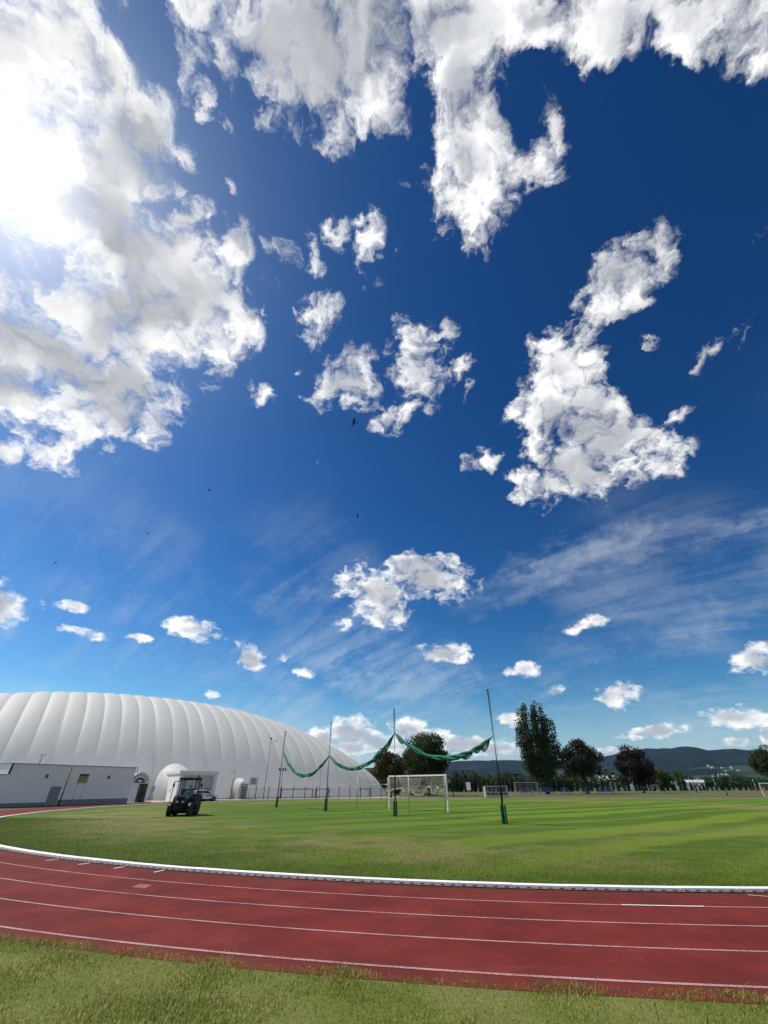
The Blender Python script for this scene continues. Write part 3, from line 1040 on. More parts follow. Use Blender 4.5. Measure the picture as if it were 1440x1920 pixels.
# ------------------------------------------------------------------ low white building
e = Vector((-6.4, -11.6, 0)).normalized()
bld = tag(empty('changing_room_building', (-32.2, 62.6, 0), math.atan2(e.y, e.x)),
          'long low white flat-roofed building with grey plinth beside the dome', 'building')
# local x runs along the front wall towards the camera side, local -y is the back
LB, LL, HB, HL, DEP = 14.0, 26.0, 3.75, 2.75, -6.0
mb = MB()
for x0, x1 in ((0, 8.3), (9.45, LB)):
    mb.bx(x0, x1, DEP, 0, 0, HB)
mb.bx(8.3, 9.45, DEP, 0, 1.74, HB)
mb.bx(8.3, 9.45, DEP, -0.14, 0, 1.74)
mb.build('wall', M['render_white'], bld)
MB().bx(LB, LL, DEP, 0, 0, HL).build('side_wing_wall', M['render_white'], bld)
mb = MB()
mb.bx(-0.03, 8.27, 0.0, 0.03, 0, 0.52)
mb.bx(9.48, LL, 0.0, 0.03, 0, 0.32)
mb.bx(-0.03, 0.0, DEP, 0.03, 0, 0.52)
mb.build('plinth', M['plinth_grey'], bld)
rf = MB().bx(-0.14, LB + 0.06, DEP - 0.1, 0.12, HB, HB + 0.05).build('roof', M['plinth_grey'], bld)
MB().bx(LB + 0.08, LL + 0.1, DEP - 0.1, 0.1, HL, HL + 0.05).build('side_wing_roof', M['plinth_grey'], bld)
MB().tube([(-0.10, 0.16, HB + 0.04), (-0.12, 0.2, HB - 0.35), (-0.12, 0.14, HB - 0.5)], 0.045, 6).build('gutter_spout', M['dark_metal'], rf)
MB().tube([(LB + 0.05, 0.10, HB), (LB + 0.05, 0.14, HB - 0.3), (LB + 0.06, 0.10, HL + 0.06)], 0.09, 6).build('end_wall_shade', M['black'], rf)  # black tube standing in for the shaded end wall of the upper block
d = MB().bx(8.33, 9.42, -0.11, -0.06, 0.02, 1.72).build('door', M['door_grey'], bld, bevel=0.01)
MB().tube([(9.28, -0.06, 0.85), (9.28, 0.0, 0.85), (9.12, 0.0, 0.85)], 0.015, 6).build('handle', M['steel'], d)
for x in (3.3, 10.3):
    mb = MB().bx(x - 0.16, x + 0.16, 0.002, 0.05, 2.5, 2.86)
    for k in range(4):
        mb.obx((x, 0.06, 2.55 + 0.085 * k), (0.28, 0.05, 0.02), (0.6, 0, 0))
    mb.build('wall_vent', M['plinth_grey'], bld)

# ------------------------------------------------------------------ entrance with lettered arch
NR = math.atan2(0.79, -0.61) - math.pi / 2      # local -y faces the field, square to the dome
ves = tag(empty('entrance_porch', (-32.75, 65.9, 0), NR),
          'small white entrance porch with dark glass doors under a lettered arch', 'porch')
mb = MB().bx(-1.1, -0.1, 0, 11.0, 0, 2.05).bx(1.0, 1.12, 0, 11.0, 0, 2.05).bx(-0.1, 1.0, 0.3, 11.0, 0, 2.05)
mb.bx(-1.1, 1.12, 0, 11.0, 2.052, 2.12)
mb.build('wall', M['render_white'], ves)
for x0, x1 in ((-0.09, 0.44), (0.46, 0.99)):
    dr = MB().bx(x0, x1, 0.16, 0.20, 0.03, 2.03).build('door', M['black'], ves)
    MB().bx(x0 + 0.06, x1 - 0.06, 0.15, 0.165, 0.95, 1.95).build('pane', M['glass_dark'], dr)
    MB().bx(x0 + 0.06, x1 - 0.06, 0.15, 0.165, 0.10, 0.86).build('pane', M['glass_dark'], dr)


def arch_band(r0, r1, y0, y1, n=20, a0=0.0, a1=math.pi):
    vs, fs = [], []
    for i in range(n + 1):
        a = a0 + (a1 - a0) * i / n
        for r in (r0, r1):
            for y in (y0, y1):
                vs.append((r * math.cos(a), y, r * math.sin(a)))
    for i in range(n):
        b = 4 * i
        fs += [(b, b + 4, b + 6, b + 2), (b + 1, b + 3, b + 7, b + 5), (b, b + 1, b + 5, b + 4), (b + 2, b + 6, b + 7, b + 3)]
    fs += [(0, 2, 3, 1), (4 * n, 4 * n + 1, 4 * n + 3, 4 * n + 2)]
    return vs, fs


def at_z(vf, c):
    return [(x + c[0], y + c[1], z + c[2]) for x, y, z in vf[0]], vf[1]


arch = MB().add(*at_z(arch_band(0.72, 1.2, -0.06, 0.5), (-0.15, 0, 2.13))).build('arch_sign', M['sign_white'], ves)
MB().add(*at_z(arch_band(0.3, 0.66, -0.03, 0.3), (-0.15, 0, 2.13))).build('fanlight', M['glass_dark'], ves)
MB().bx(-0.42, 0.12, -0.02, 0.3, 2.13, 2.3).build('fanlight_panel', M['glass_dark'], ves)


def text_mesh(txt, size, mat, name):
    cu = bpy.data.curves.new(name, 'FONT')
    cu.body = txt
    cu.size = size
    cu.align_x = 'CENTER'
    cu.extrude = 0.006
    o = bpy.data.objects.new(name, cu)
    col.objects.link(o)
    dg = bpy.context.evaluated_depsgraph_get()
    me = bpy.data.meshes.new_from_object(o.evaluated_get(dg))
    bpy.data.objects.remove(o)
    me.materials.clear()
    me.materials.append(mat)
    return me


word = 'ARABELLA'
for i, ch in enumerate(word):
    a = R(158 - i * 19.5)
    o = link('letter', text_mesh(ch, 0.36, M['print_dark'], 'letter'), arch,
             (-0.15 + 0.80 * math.cos(a), -0.075, 2.13 + 0.80 * math.sin(a)))
    o.rotation_euler = (R(90), 0, 0)
    o.rotation_euler = (Matrix.Rotation(-(a - math.pi / 2), 3, 'Y') @ Matrix.Rotation(R(90), 3, 'X')).to_euler()

sg = tag(empty('notice_sign', (-31.2, 66.6, 0), NR), 'small grey notice on a dark post right of the lettered entrance', 'sign')
MB().tube([(0, 0, 0), (0, 0, 1.25)], 0.035, 6).build('post', M['dark_metal'], sg)
MB().bx(-0.2, 0.2, -0.05, -0.03, 1.15, 1.75).build('board', M['panel_grey'], sg)

# ------------------------------------------------------------------ vehicle airlock of the dome
al = tag(empty('vehicle_airlock', (-29.1, 69.3, 0), math.atan2(0.61, 0.79)),
         'white boxy airlock with a grey roller gate under a rounded hood, behind the tractor', 'airlock')
al.scale = (1.075, 1.075, 1.075)
WA, DPA, HA = 5.0, 9.5, 3.0
mb = MB()
mb.bx(0, 0.55, 0, DPA, 0, HA).bx(4.4, WA, 0, DPA, 0, HA).bx(0.55, 4.4, 0, DPA, 2.75, HA).bx(0.55, 4.4, 1.2, DPA, 0, 2.75)
mb.build('wall', M['render_white'], al)
MB().bx(-0.12, WA + 0.12, -0.14, DPA, HA, HA + 0.38).build('fascia', M['white_paint'], al, bevel=0.02)
gt = MB()
for k in range(6):
    gt.bx(0.56, 4.39, 0.16, 0.21, 1.36 + k * 0.232, 1.36 + k * 0.232 + 0.225)
gt.build('roller_gate', M['panel_grey'], al)
MB().bx(0.40, 0.55, -0.04, 0.0, 0, 2.88).bx(4.4, 4.55, -0.04, 0.0, 0, 2.88).bx(0.55, 4.4, -0.04, 0.0, 2.75, 2.88).build('gate_frame', M['panel_grey'], al)
MB().bx(0.56, 4.39, 1.0, 1.19, 0, 1.36).build('opening_shade', M['black'], al)  # black block: shade inside the half-open gate, put in as colour
MB().bx(-0.04, 0.0, 3.0, 3.35, 1.0, 1.35).build('wall_hatch', M['panel_grey'], al)
# inflated hood: half dome swelling over the box
vs, fs = [], []
nu, nv = 20, 14
for i in range(nu + 1):
    a = math.pi * i / nu
    for j in range(nv + 1):
        s = j / nv
        sw = math.sin(s * math.pi / 2) ** 0.6
        r = (2.7 + 0.35 * math.sin(s * math.pi)) * (0.22 + 0.78 * sw)
        hgt = 4.55 * (0.18 + 0.82 * sw)
        vs.append((1.55 - r * math.cos(a) * 1.05, 3.5 + s * 7.0, hgt * math.sin(a) ** 0.8))
for i in range(nu):
    for j in range(nv):
        b = i * (nv + 1) + j
        fs.append((b, b + 1, b + nv + 2, b + nv + 1))
MB().add(vs, fs).build('inflated_hood', M['membrane'], al, True)

# ------------------------------------------------------------------ emergency exit hood
ex = tag(empty('emergency_exit', (-23.6, 81.6, 0), NR), 'small bulbous white exit hood with grey door at the foot of the dome', 'exit hood')
ex.scale = (1.08, 1.08, 1.08)
MB().bx(-0.2, 0.95, -0.1, 2.6, 0, 1.95).build('door_frame', M['panel_grey'], ex)
dd = MB().bx(-0.1, 0.85, -0.14, -0.1, 0.03, 1.88).build('door', M['door_grey'], ex)
MB().bx(0.08, 0.6, -0.16, -0.14, 1.66, 1.76).build('exit_lamp', M['lamp_glass'], dd)
vs, fs = [], []
for i in range(nu + 1):
    a = math.pi * i / nu
    for j in range(nv + 1):
        s = j / nv
        r = 0.98 * (0.72 + 0.28 * math.sin(min(1, s * 1.6) * math.pi / 2))
        z = 2.72 * math.sin(a) ** 0.62 * (0.86 + 0.14 * math.sin(min(1, s * 1.6) * math.pi / 2))
        pinch = 0.78 + 0.30 * math.sin(min(1, z / 2.4) * math.pi * 0.62)
        vs.append((0.25 - r * math.cos(a) * pinch, 0.02 + s * 3.4, z))
for i in range(nu):
    for j in range(nv):
        b = i * (nv + 1) + j
        fs.append((b, b + 1, b + nv + 2, b + nv + 1))
MB().add(vs, fs).build('inflated_hood', M['membrane'], ex, True)

bs = tag(empty('information_board', (-21.5, 80.6, 0), NR), 'white information board on two thin posts beside the exit hood', 'sign')
for x in (-0.5, 0.5):
    MB().tube([(x, 0, 0), (x, 0, 2.9)], 0.03, 6).build('post', M['dark_metal'], bs)
bd = MB().bx(-0.75, 0.75, -0.06, -0.03, 1.9, 3.0).build('board', M['sign_white'], bs)
MB().bx(-0.4, 0.0, -0.064, -0.06, 2.55, 2.75).build('logo_block', M['print_dark'], bd)
MB().bx(0.12, 0.34, -0.064, -0.06, 2.55, 2.78).build('emblem', M['car_red'], bd)
for k in range(3):
    MB().bx(-0.55 + 0.08 * k, 0.5 - 0.05 * k, -0.064, -0.06, 2.36 - 0.14 * k, 2.42 - 0.14 * k).build('text_line', M['print_dark'], bd)

# ------------------------------------------------------------------ lamp posts
def lamp_post(loc, h, label, kind, rz=0.0):
    r = tag(empty('lamp_post', loc, rz), label, 'lamp post')
    mb = MB().tube([(0, 0, 0), (0, 0, h * 0.36)], 0.075, 8)
    mb.build('base_sleeve', M['dark_metal'], r, True)
    MB().tube([(0, 0, h * 0.36), (0, 0, h)], [0.05, 0.038], 8).build('pole', M['dark_metal'], r, True)
    if kind == 'top':       # small flat lantern on a yoke
        MB().tube([(0, 0, h), (-0.2, 0, h + 0.2)], 0.018, 6).tube([(0, 0, h), (0.2, 0, h + 0.2)], 0.018, 6).build('yoke', M['dark_metal'], r)
        MB().bx(-0.26, 0.26, -0.2, 0.2, h + 0.2, h + 0.27).build('lantern', M['steel'], r, bevel=0.02)
    elif kind == 'arm':
        MB().tube([(0, 0, h), (0.1, 0, h + 0.18), (0.4, -0.05, h + 0.36)], 0.03, 6).build('arm', M['dark_metal'], r)
        MB().obx((0.52, -0.06, h + 0.42), (0.36, 0.2, 0.12), (0, -0.5, 0)).build('lantern', M['dark_metal'], r, bevel=0.02)
    elif kind == 'double':
        MB().tube([(0, 0, h), (0, 0, h + 0.25)], 0.03, 6).tube([(0, 0, h - 0.3), (0.7, 0, h - 0.05)], 0.025, 6).build('arm', M['dark_metal'], r)
        MB().obx((0, -0.05, h + 0.36), (0.26, 0.22, 0.3), (0.4, 0, 0)).build('lantern', M['dark_metal'], r, bevel=0.03)
        MB().obx((0.88, -0.03, h + 0.02), (0.5, 0.22, 0.13), (0, -0.3, 0)).build('lantern', M['steel'], r, bevel=0.03)
        MB().tube([(0, 0, 1.9), (-0.95, 0.2, 0)], 0.03, 6).build('brace', M['dark_metal'], r)
    elif kind == 'triple':
        MB().bx(-0.65, 0.65, -0.03, 0.03, h - 0.05, h).build('crossbar', M['dark_metal'], r)
        for x, tl in ((-0.55, 0.5), (0.05, 0.2), (0.5, 0.2)):
            MB().obx((x, -0.05, h + 0.2), (0.24, 0.16, 0.34), (0.35, tl, 0)).build('floodlight', M['black'], r, bevel=0.02)
    return r


lamp_post((-34.75, 53.6, 0), 3.45, 'tall lamp post with a forked top in front of the white building', 'top')
lamp_post((-26.7, 76.6, 0), 3.15, 'lamp post with a bent arm at the right edge of the airlock', 'arm')
lamp_post((-23.95, 77.6, 0), 3.45, 'short lamp post with flat lantern left of the white exit hood', 'top')
lamp_post((-20.0, 82.5, 0), 8.4, 'tallest dark lamp post before the dome with two lanterns', 'double')
lamp_post((-11.3, 86.6, 0), 3.8, 'lamp post with flat lantern behind the fence near the dome end', 'top')
lamp_post((-17.6, 84.0, 0), 4.0, 'low mast with three black floodlights on a crossbar', 'triple')
lamp_post((-40.3, 56.0, 0), 4.6, 'lamp post rising behind the roof of the white building', 'top')
lp = tag(empty('street_lamp', (13.2, 94.5, 0)), 'slim street lamp with a pale head in front of the round tree', 'lamp post')
MB().tube([(0, 0, 0), (0, 0, 7.3)], [0.08, 0.045], 8).build('pole', M['dark_metal'], lp, True)
MB().tube([(0, 0, 7.3), (0.35, 0, 7.6)], 0.03, 6).build('arm', M['dark_metal'], lp)
MB().obx((0.55, 0, 7.66), (0.55, 0.22, 0.12), (0, -0.25, 0)).build('lantern', M['lamp_glass'], lp, bevel=0.03)

# yellow sign before the white building
ys = tag(empty('yellow_sign', (-34.15, 55.3, 0), R(62)), 'faded yellow rules sign on two posts before the white building', 'sign')
for x in (-0.42, 0.42):
    MB().tube([(x, 0, 0), (x, 0, 2.9)], 0.03, 6).build('post', M['dark_metal'], ys)
bd = MB().bx(-0.55, 0.55, -0.06, -0.035, 2.05, 2.95).build('board', M['sign_yellow'], ys)
MB().bx(-0.5, 0.5, -0.065, -0.06, 2.7, 2.9).build('heading_band', M['print_dark'], bd)
for k in range(4):
    MB().bx(-0.45, 0.42 - 0.1 * (k % 2), -0.065, -0.06, 2.58 - 0.12 * k, 2.61 - 0.12 * k).build('text_line', M['print_dark'], bd)

# ------------------------------------------------------------------ fence along the dome
f0, f1 = Vector((-22.6, 79.3, 0)), Vector((1.3, 91.4, 0))
fdir = (f1 - f0)
flen = fdir.length
fence = tag(empty('wire_fence', tuple(f0), math.atan2(fdir.y, fdir.x)), 'low dark wire mesh fence along the foot of the dome', 'fence')
NP = 14
pm = MB().bx(-0.045, 0.045, -0.045, 0.045, 0, 1.75).mesh('post', M['dark_metal'])
wm = MB()
sp = flen / (NP - 1)
for k in range(15):
    wm.bx(0.05, sp - 0.05, -0.004, 0.004, 0.08 + k * 0.1, 0.088 + k * 0.1)
for k in range(int(sp / 0.12)):
    wm.bx(0.06 + k * 0.12, 0.067 + k * 0.12, -0.004, 0.004, 0.05, 1.5)
wm = wm.mesh('wire_panel', M['dark_metal'])
for i in range(NP):
    link('post', pm, fence, (i * sp, 0, 0))
    if i < NP - 1:
        link('wire_panel', wm, fence, (i * sp, 0, 0))


def small_goal(name, loc, w, h, dep, rz, label, mat, cat='goal', t=0.045, netm=None, group=None):
    g = tag(empty(name, loc, rz), label, cat, group)
    for x in (-w / 2, w / 2):
        MB().bx(x - t, x + t, -t, t, 0, h).build('post', mat, g)
    MB().bx(-w / 2 - t, w / 2 + t, -t * 1.01, t * 1.01, h, h + 2 * t).build('crossbar', mat, g)
    for x in (-w / 2, w / 2):
        MB().tube([(x, t, h), (x, dep * 0.35, h), (x, dep, 0.03)], t * 0.6, 6).build('rear_stay', mat, g)
    MB().tube([(-w / 2, dep, 0.03), (w / 2, dep, 0.03)], t * 0.6, 6).build('ground_bar', mat, g)
    if netm:
        mb = MB()
        n = max(6, int(w / 0.25))
        for i in range(n + 1):
            x = -w / 2 + w * i / n
            mb.tube([(x, t, h), (x, dep * 0.35, h), (x, dep, 0.03)], 0.010, 4, False)
        for k in range(7):
            s = k / 6
            mb.tube([(-w / 2, dep * (0.35 + 0.65 * s), h * (1 - s) + 0.03), (w / 2, dep * (0.35 + 0.65 * s), h * (1 - s) + 0.03)], 0.010, 4, False)
        mb.build('net', netm, g)
    return g


small_goal('practice_goal', (-15.3, 87.4, 0), 5.6, 1.27, 0.8, R(24), 'wide low black goal frame behind the wire fence', M['black'])
small_goal('practice_goal', (-11.1, 89.4, 0), 2.5, 1.27, 0.8, R(24), 'narrow black goal frame beside the wide one behind the fence', M['black'])
small_goal('practice_goal', (-3.8, 92.8, 0), 2.5, 1.27, 0.8, R(24), 'small black goal frame at the right end of the fence', M['black'])

# ------------------------------------------------------------------ ball-stop poles and gathered nets
POLES = [((-10.8, 50.5), 6.72, 'farthest of the four green ball-stop poles, before the dome'),
         ((-5.0, 43.2), 6.73, 'second farthest green ball-stop pole, left of the football goal'),
         ((0.8, 35.9), 6.89, 'green ball-stop pole in front of the football goal'),
         ((6.8, 28.8), 7.02, 'nearest and tallest green ball-stop pole, right of the football goal')]
for (x, y), h, lab in POLES:
    g = tag(empty('net_pole', (x, y, 0)), lab, 'pole')
    MB().tube([(0, 0, 0), (0, 0, h)], [0.068, 0.05], 10).build('pole', M['pole_green'], g, True)
    cp = MB().bx(-0.06, 0.06, -0.06, 0.06, h, h + 0.05).tube([(0, 0, h + 0.02), (0.12, -0.1, h + 0.02)], 0.018, 6)
    cp.build('pulley_head', M['black'], g)
    for dx, dy in ((-0.055, 0.07), (0.055, -0.07)):
        MB().lathe([(0.07, 0), (0.075, 0.03), (0.075, 0.86), (0.06, 0.92)], 12, (dx * 1.4, dy * 1.3, 0)).build('padded_sleeve', M['sleeve_green'], g, True)
    MB().tube([(0.07, 0, 1.1), (0.08, 0, h - 0.1)], 0.008, 4).build('halyard', M['black'], g)


def gathered_net(a, b, sag, label, bites=(), seed=0, tail=None):
    """a net hauled up and hanging as a twisted roll between two poles"""
    rg = random.Random(seed)
    g = tag(empty('gathered_net', (a[0], a[1], 0)), label, 'net')
    A, B = Vector(a) - Vector((a[0], a[1], 0)), Vector(b) - Vector((a[0], a[1], 0))
    N = 64
    roll = MB()
    nstr = 5
    for sidx in range(nstr):
        pts, rs = [], []
        ph = 2 * math.pi * sidx / nstr
        for i in range(N + 1):
            s = i / N
            p = A.lerp(B, s)
            z = A.z * (1 - s) + B.z * s - sag * 4 * s * (1 - s)
            end = min(1, min(s, 1 - s) * 9)
            wob = 0.5 + 0.5 * math.sin(s * 21 + seed) * math.sin(s * 8.3 + 1.7 * seed)
            rad = (0.035 + 0.055 * wob) * (0.35 + 0.65 * end)
            a_ = ph + s * 9 + 1.2 * math.sin(s * 13 + sidx)
            pts.append(Vector((p.x + rad * math.cos(a_) * 0.7, p.y + rad * math.cos(a_) * 0.7, z + rad * math.sin(a_) * 1.3)))
            rs.append((0.05 + 0.022 * math.sin(s * 29 + sidx * 2.1) + 0.02 * wob) * (0.3 + 0.7 * end))
        roll.tube(pts, rs, 7)
    roll.build('net_roll', M['net_green'], g, True)
    # ropes to the poles
    rp = MB()
    rp.tube([A, A + Vector((0, 0, 0.45))], 0.014, 5).tube([B, B + Vector((0, 0, 0.45))], 0.014, 5)
    rp.build('halyard_rope', M['net_green'], g)
    # slack bights: meshwork drooping from the roll
    for s0, s1, drop in bites:
        lp = MB()
        nn_ = 13
        for q in range(nn_):
            f = 0.12 + 0.88 * q / (nn_ - 1)
            pts = []
            for i in range(15):
                k = i / 14
                s = s0 + (s1 - s0) * k
                p = A.lerp(B, s)
                z = A.z * (1 - s) + B.z * s - sag * 4 * s * (1 - s)
                pts.append(Vector((p.x + 0.05 * math.sin(q * 1.3), p.y + 0.05 * math.cos(q), z - drop * f * math.sin(math.pi * k) ** 0.8)))
            lp.tube(pts, 0.016 if q < nn_ - 1 else 0.022, 4, False)
        for i in range(1, 14):
            k = i / 14
            s = s0 + (s1 - s0) * k
            p = A.lerp(B, s)
            z = A.z * (1 - s) + B.z * s - sag * 4 * s * (1 - s)
            lp.tube([(p.x, p.y, z), (p.x + 0.04, p.y, z - drop * math.sin(math.pi * k) ** 0.8)], 0.011, 4, False)
        lp.build('slack_bight', M['net_green'], g)
    return g


gathered_net((-10.7, 50.4, 4.75), (-5.0, 43.2, 4.05), 1.78, 'green net gathered between the two farthest ball-stop poles', ((0.08, 0.2, 0.25), (0.2, 0.36, 0.2), (0.6, 0.8, 0.16)), 1)
gathered_net((-5.0, 43.2, 4.12), (0.8, 35.9, 5.15), 1.62, 'green net gathered between the two middle ball-stop poles', ((0.12, 0.3, 0.15), (0.66, 0.84, 0.22), (0.84, 0.98, 0.35)), 2)
gathered_net((0.8, 35.9, 5.25), (6.75, 28.9, 4.35), 1.42, 'green net with slack loops gathered at the nearest ball-stop pole',
             ((0.56, 0.66, 0.18), (0.70, 0.82, 0.30), (0.82, 0.90, 0.26), (0.88, 0.97, 0.42), (0.02, 0.12, 0.3)), 3)

# ------------------------------------------------------------------ full-size football goal with its net hauled up
gl, gr = Vector((0.5, 47.1, 0)), Vector((5.3, 41.6, 0))
gd = gr - gl
GW = gd.length
goal = tag(empty('football_goal', tuple(gl), math.atan2(gd.y, gd.x)), 'white full-size football goal with its cream net thrown up over the bar', 'goal')
GH = 2.5
for x in (0.0, GW):
    po = MB().bx(x - 0.06, x + 0.06, -0.06, 0.06, 0, GH).build('post', M['white_paint'], goal, bevel=0.02)
    MB().lathe([(0.16, 0), (0.15, 0.03), (0.08, 0.05)], 12, (x, 0, 0.012)).build('foot_plate', M['concrete'], po)
MB().bx(-0.061, GW + 0.061, -0.062, 0.062, GH, GH + 0.12).build('crossbar', M['white_paint'], goal, bevel=0.02)
for x in (0.0, GW):       # elbow that carries the net, and a second upright behind the post
    MB().tube([(x, 0, GH - 0.62), (x, -0.42, GH - 0.60)], 0.028, 6).build('net_elbow', M['white_paint'], goal)
    MB().tube([(x + 0.02, -0.40, 0), (x, -0.18, GH - 0.05)], 0.045, 8).build('rear_upright', M['white_paint'], goal, True)
for x, y, h in ((-0.3, -3.62, 2.58), (GW - 0.9, -3.62, 2.52)):
    MB().tube([(x, y, 0), (x + 0.05, y, h)], 0.05, 8).build('net_post', M['white_paint'], goal, True)
MB().tube([(-2.3, -0.1, 1.92), (0.0, -0.1, 1.92)], 0.022, 6).build('side_bar', M['steel'], goal)


def net_bottom(s):
    """lower hem of the bundled net, metres below the bar"""
    ks = [(0, 1.05), (0.05, 1.25), (0.09, 1.0), (0.2, 0.95), (0.28, 0.88), (0.33, 1.18), (0.4, 0.95), (0.45, 1.0), (0.5, 1.3), (0.57, 1.42), (0.66, 1.3), (0.72, 0.82),
          (0.78, 0.78), (0.80, 1.25), (0.85, 1.3), (0.89, 0.75), (0.94, 1.12), (1.0, 0.98)]
    return float(np.interp(s, [k[0] for k in ks], [k[1] for k in ks]))


mb = MB()
nc = 92
for i in range(nc + 1):
    s = i / nc
    x = GW * s
    b = net_bottom(s)
    y = -0.09 - 0.05 * math.sin(s * 40)
    mb.tube([(x, -0.07, GH), (x + 0.04 * math.sin(i), y - 0.1, GH - b * 0.5), (x, y - 0.16, GH - b)], 0.0095, 4, False)
for k in range(11):
    f = (k + 1) / 11
    mb.tube([(GW * i / nc, -0.09 - 0.05 * math.sin(i / nc * 40) - 0.14 * f, GH - net_bottom(i / nc) * f) for i in range(nc + 1)], 0.0095, 4, False)
# the thicker gathered fold in the middle and the rolled hem
for k in range(6):
    f = 0.1 + 0.14 * k
    mb.tube([(GW * (0.24 + 0.4 * i / 30), -0.24 - 0.02 * k, GH - (0.1 + f * net_bottom(0.24 + 0.4 * i / 30)) * math.sin(math.pi * i / 30) ** 0.5) for i in range(31)], 0.016, 4, False)
mb.build('net', M['net_cream'], goal, True)
mb = MB()
mb.tube([(GW * i / nc, -0.27 - 0.03 * math.sin(i * 0.7), GH - net_bottom(i / nc)) for i in range(nc + 1)],
        [0.05 + 0.022 * math.sin(i * 1.3) for i in range(nc + 1)], 6)
mb.build('net_hem', M['net_cream'], goal, True)

# ------------------------------------------------------------------ dugouts
def dugout(loc, w, label, nseat):
    g = tag(empty('team_shelter', loc, R(4)), label, 'shelter')
    H, D = 1.72, 1.25
    for x in (0, w):
        MB().prism([(0, 0), (D, 0), (D, H), (0.05, H + 0.02)], x - 0.03, x + 0.03, 'x').build('side_panel', M['poly_white'], g)
    MB().add([(-0.06, -0.1, H + 0.04), (w + 0.06, -0.1, H + 0.04), (w + 0.06, D, H - 0.05), (-0.06, D, H - 0.05),
              (-0.06, -0.1, H + 0.07), (w + 0.06, -0.1, H + 0.07), (w + 0.06, D, H - 0.02), (-0.06, D, H - 0.02)],
             [(0, 3, 2, 1), (4, 5, 6, 7), (0, 1, 5, 4), (1, 2, 6, 5), (2, 3, 7, 6), (3, 0, 4, 7)]).build('roof', M['poly_white'], g)
    n = int(w / 0.75)
    for i in range(n + 1):
        MB().bx(w * i / n - 0.025, w * i / n + 0.025, D - 0.05, D, 0, H - 0.06).build('rear_post', M['dark_metal'], g)
    for i in range(n):
        MB().bx(w * i / n + 0.03, w * (i + 1) / n - 0.03, D - 0.03, D - 0.02, 0.5, H - 0.1).build('rear_pane', M['glass'], g)
    MB().bx(0, w, D - 0.1, D - 0.05, H - 0.22, H - 0.14).build('rear_rail', M['seat_blue'], g)
    MB().bx(0.05, w - 0.05, D - 0.62, D - 0.56, 0.30, 0.34).build('bench_rail', M['dark_metal'], g)
    se = MB().bx(-0.2, 0.2, -0.42, 0, 0.36, 0.40).bx(-0.2, 0.2, -0.04, 0.0, 0.40, 0.74).mesh('seat', M['seat_blue'], bevel=0.012)
    for i in range(nseat):
        link('seat', se, g, (w * (i + 0.5) / nseat, D - 0.28, 0))
    MB().bx(0.02, w - 0.02, 0.0, D - 0.05, 0.0, 0.05).build('floor_slab', M['concrete'], g)
    return g


dugout((4.7, 92.6, 0), 5.4, 'longer white team shelter with blue seats, behind the football goal', 10)
dugout((19.2, 93.4, 0), 4.3, 'white team shelter with blue seats right of the nearest net pole', 8)

# ------------------------------------------------------------------ rows of blue seats under the trees
seat_m = MB().bx(-0.2, 0.2, -0.36, 0, 0.0, 0.05).prism([(-0.02, 0.05), (0.05, 0.36), (0.01, 0.36), (-0.07, 0.05)], -0.2, 0.2, 'x').mesh('seat', M['seat_blue'], bevel=0.01)
STANDS = [((32.4, 117.0, 0), 5, 'leftmost small stand of blue seats, beside the white shelter'),
          ((37.2, 119.0, 0), 7, 'stand of blue seats behind the small white goal'),
          ((43.6, 121.0, 0), 4, 'short stand of blue seats left of the poplar trunk'),
          ((50.4, 126.0, 0), 4, 'stand of blue seats right of the poplar trunk'),
          ((55.0, 127.0, 0), 7, 'rightmost stand of blue seats under the second tree')]
for loc, n, lab in STANDS:
    g = tag(empty('seat_stand', loc, R(12)), lab, 'seating')
    W = n * 0.6
    for row in range(2):
        yy, zz = row * 0.85, 0.62 + row * 0.48
        MB().bx(0, W, yy - 0.3, yy - 0.24, zz - 0.07, zz - 0.01).build('seat_rail', M['dark_metal'], g)
        for x in (0.15, W / 2, W - 0.15):
            MB().bx(x - 0.035, x + 0.035, yy - 0.30, yy - 0.23, 0, zz - 0.07).build('leg', M['dark_metal'], g)
        for i in range(n):
            link('seat', seat_m, g, (0.3 + i * 0.6 + random.uniform(-0.04, 0.04), yy, zz))

# ------------------------------------------------------------------ other goals and poles across the field
small_goal('training_goal', (30.1, 104.0, 0), 4.9, 2.35, 1.2, R(6), 'white goal standing before the blue seats', M['steel'], t=0.05, netm=M['net_cream'])
small_goal('training_goal', (72.6, 152.0, 0), 5.0, 2.6, 1.2, R(8), 'pale goal with green net left of the dark round tree', M['steel'], t=0.06, netm=M['net_green'])
small_goal('training_goal', (83.6, 152.0, 0), 3.2, 1.9, 1.2, R(20), 'small pale goal right of the dark round tree', M['white_paint'], t=0.06)
small_goal('training_goal', (76.6, 96.0, 0), 5.0, 2.15, 1.4, R(-35), 'white goal at the right edge of the field', M['white_paint'], t=0.07, netm=M['net_cream'])
ad = tag(empty('pitch_board', (16.6, 96.5, 0), R(-40)), 'small white tilted board on thin legs between the two shelters', 'sign')
for x in (-0.35, 0.35):
    MB().tube([(x, 0, 0), (x, 0, 1.4)], 0.03, 6).build('leg', M['steel'], ad)
MB().obx((0, -0.05, 1.75), (0.95, 0.04, 1.3), (0.12, 0, 0)).build('board', M['sign_white'], ad)
fp = tag(empty('net_pole', (101.8, 161.0, 0)), 'far dark net pole standing before the pale long roof', 'pole')
MB().tube([(0, 0, 0), (0, 0, 7.6)], [0.14, 0.09], 8).build('pole', M['pole_green'], fp, True)
MB().lathe([(0.2, 0), (0.2, 1.1), (0.12, 1.15)], 10).build('padded_sleeve', M['sleeve_green'], fp, True)
fp2 = tag(empty('net_pole', (72.3, 104.5, 0)), 'dark padded net pole at the far right of the field', 'pole')
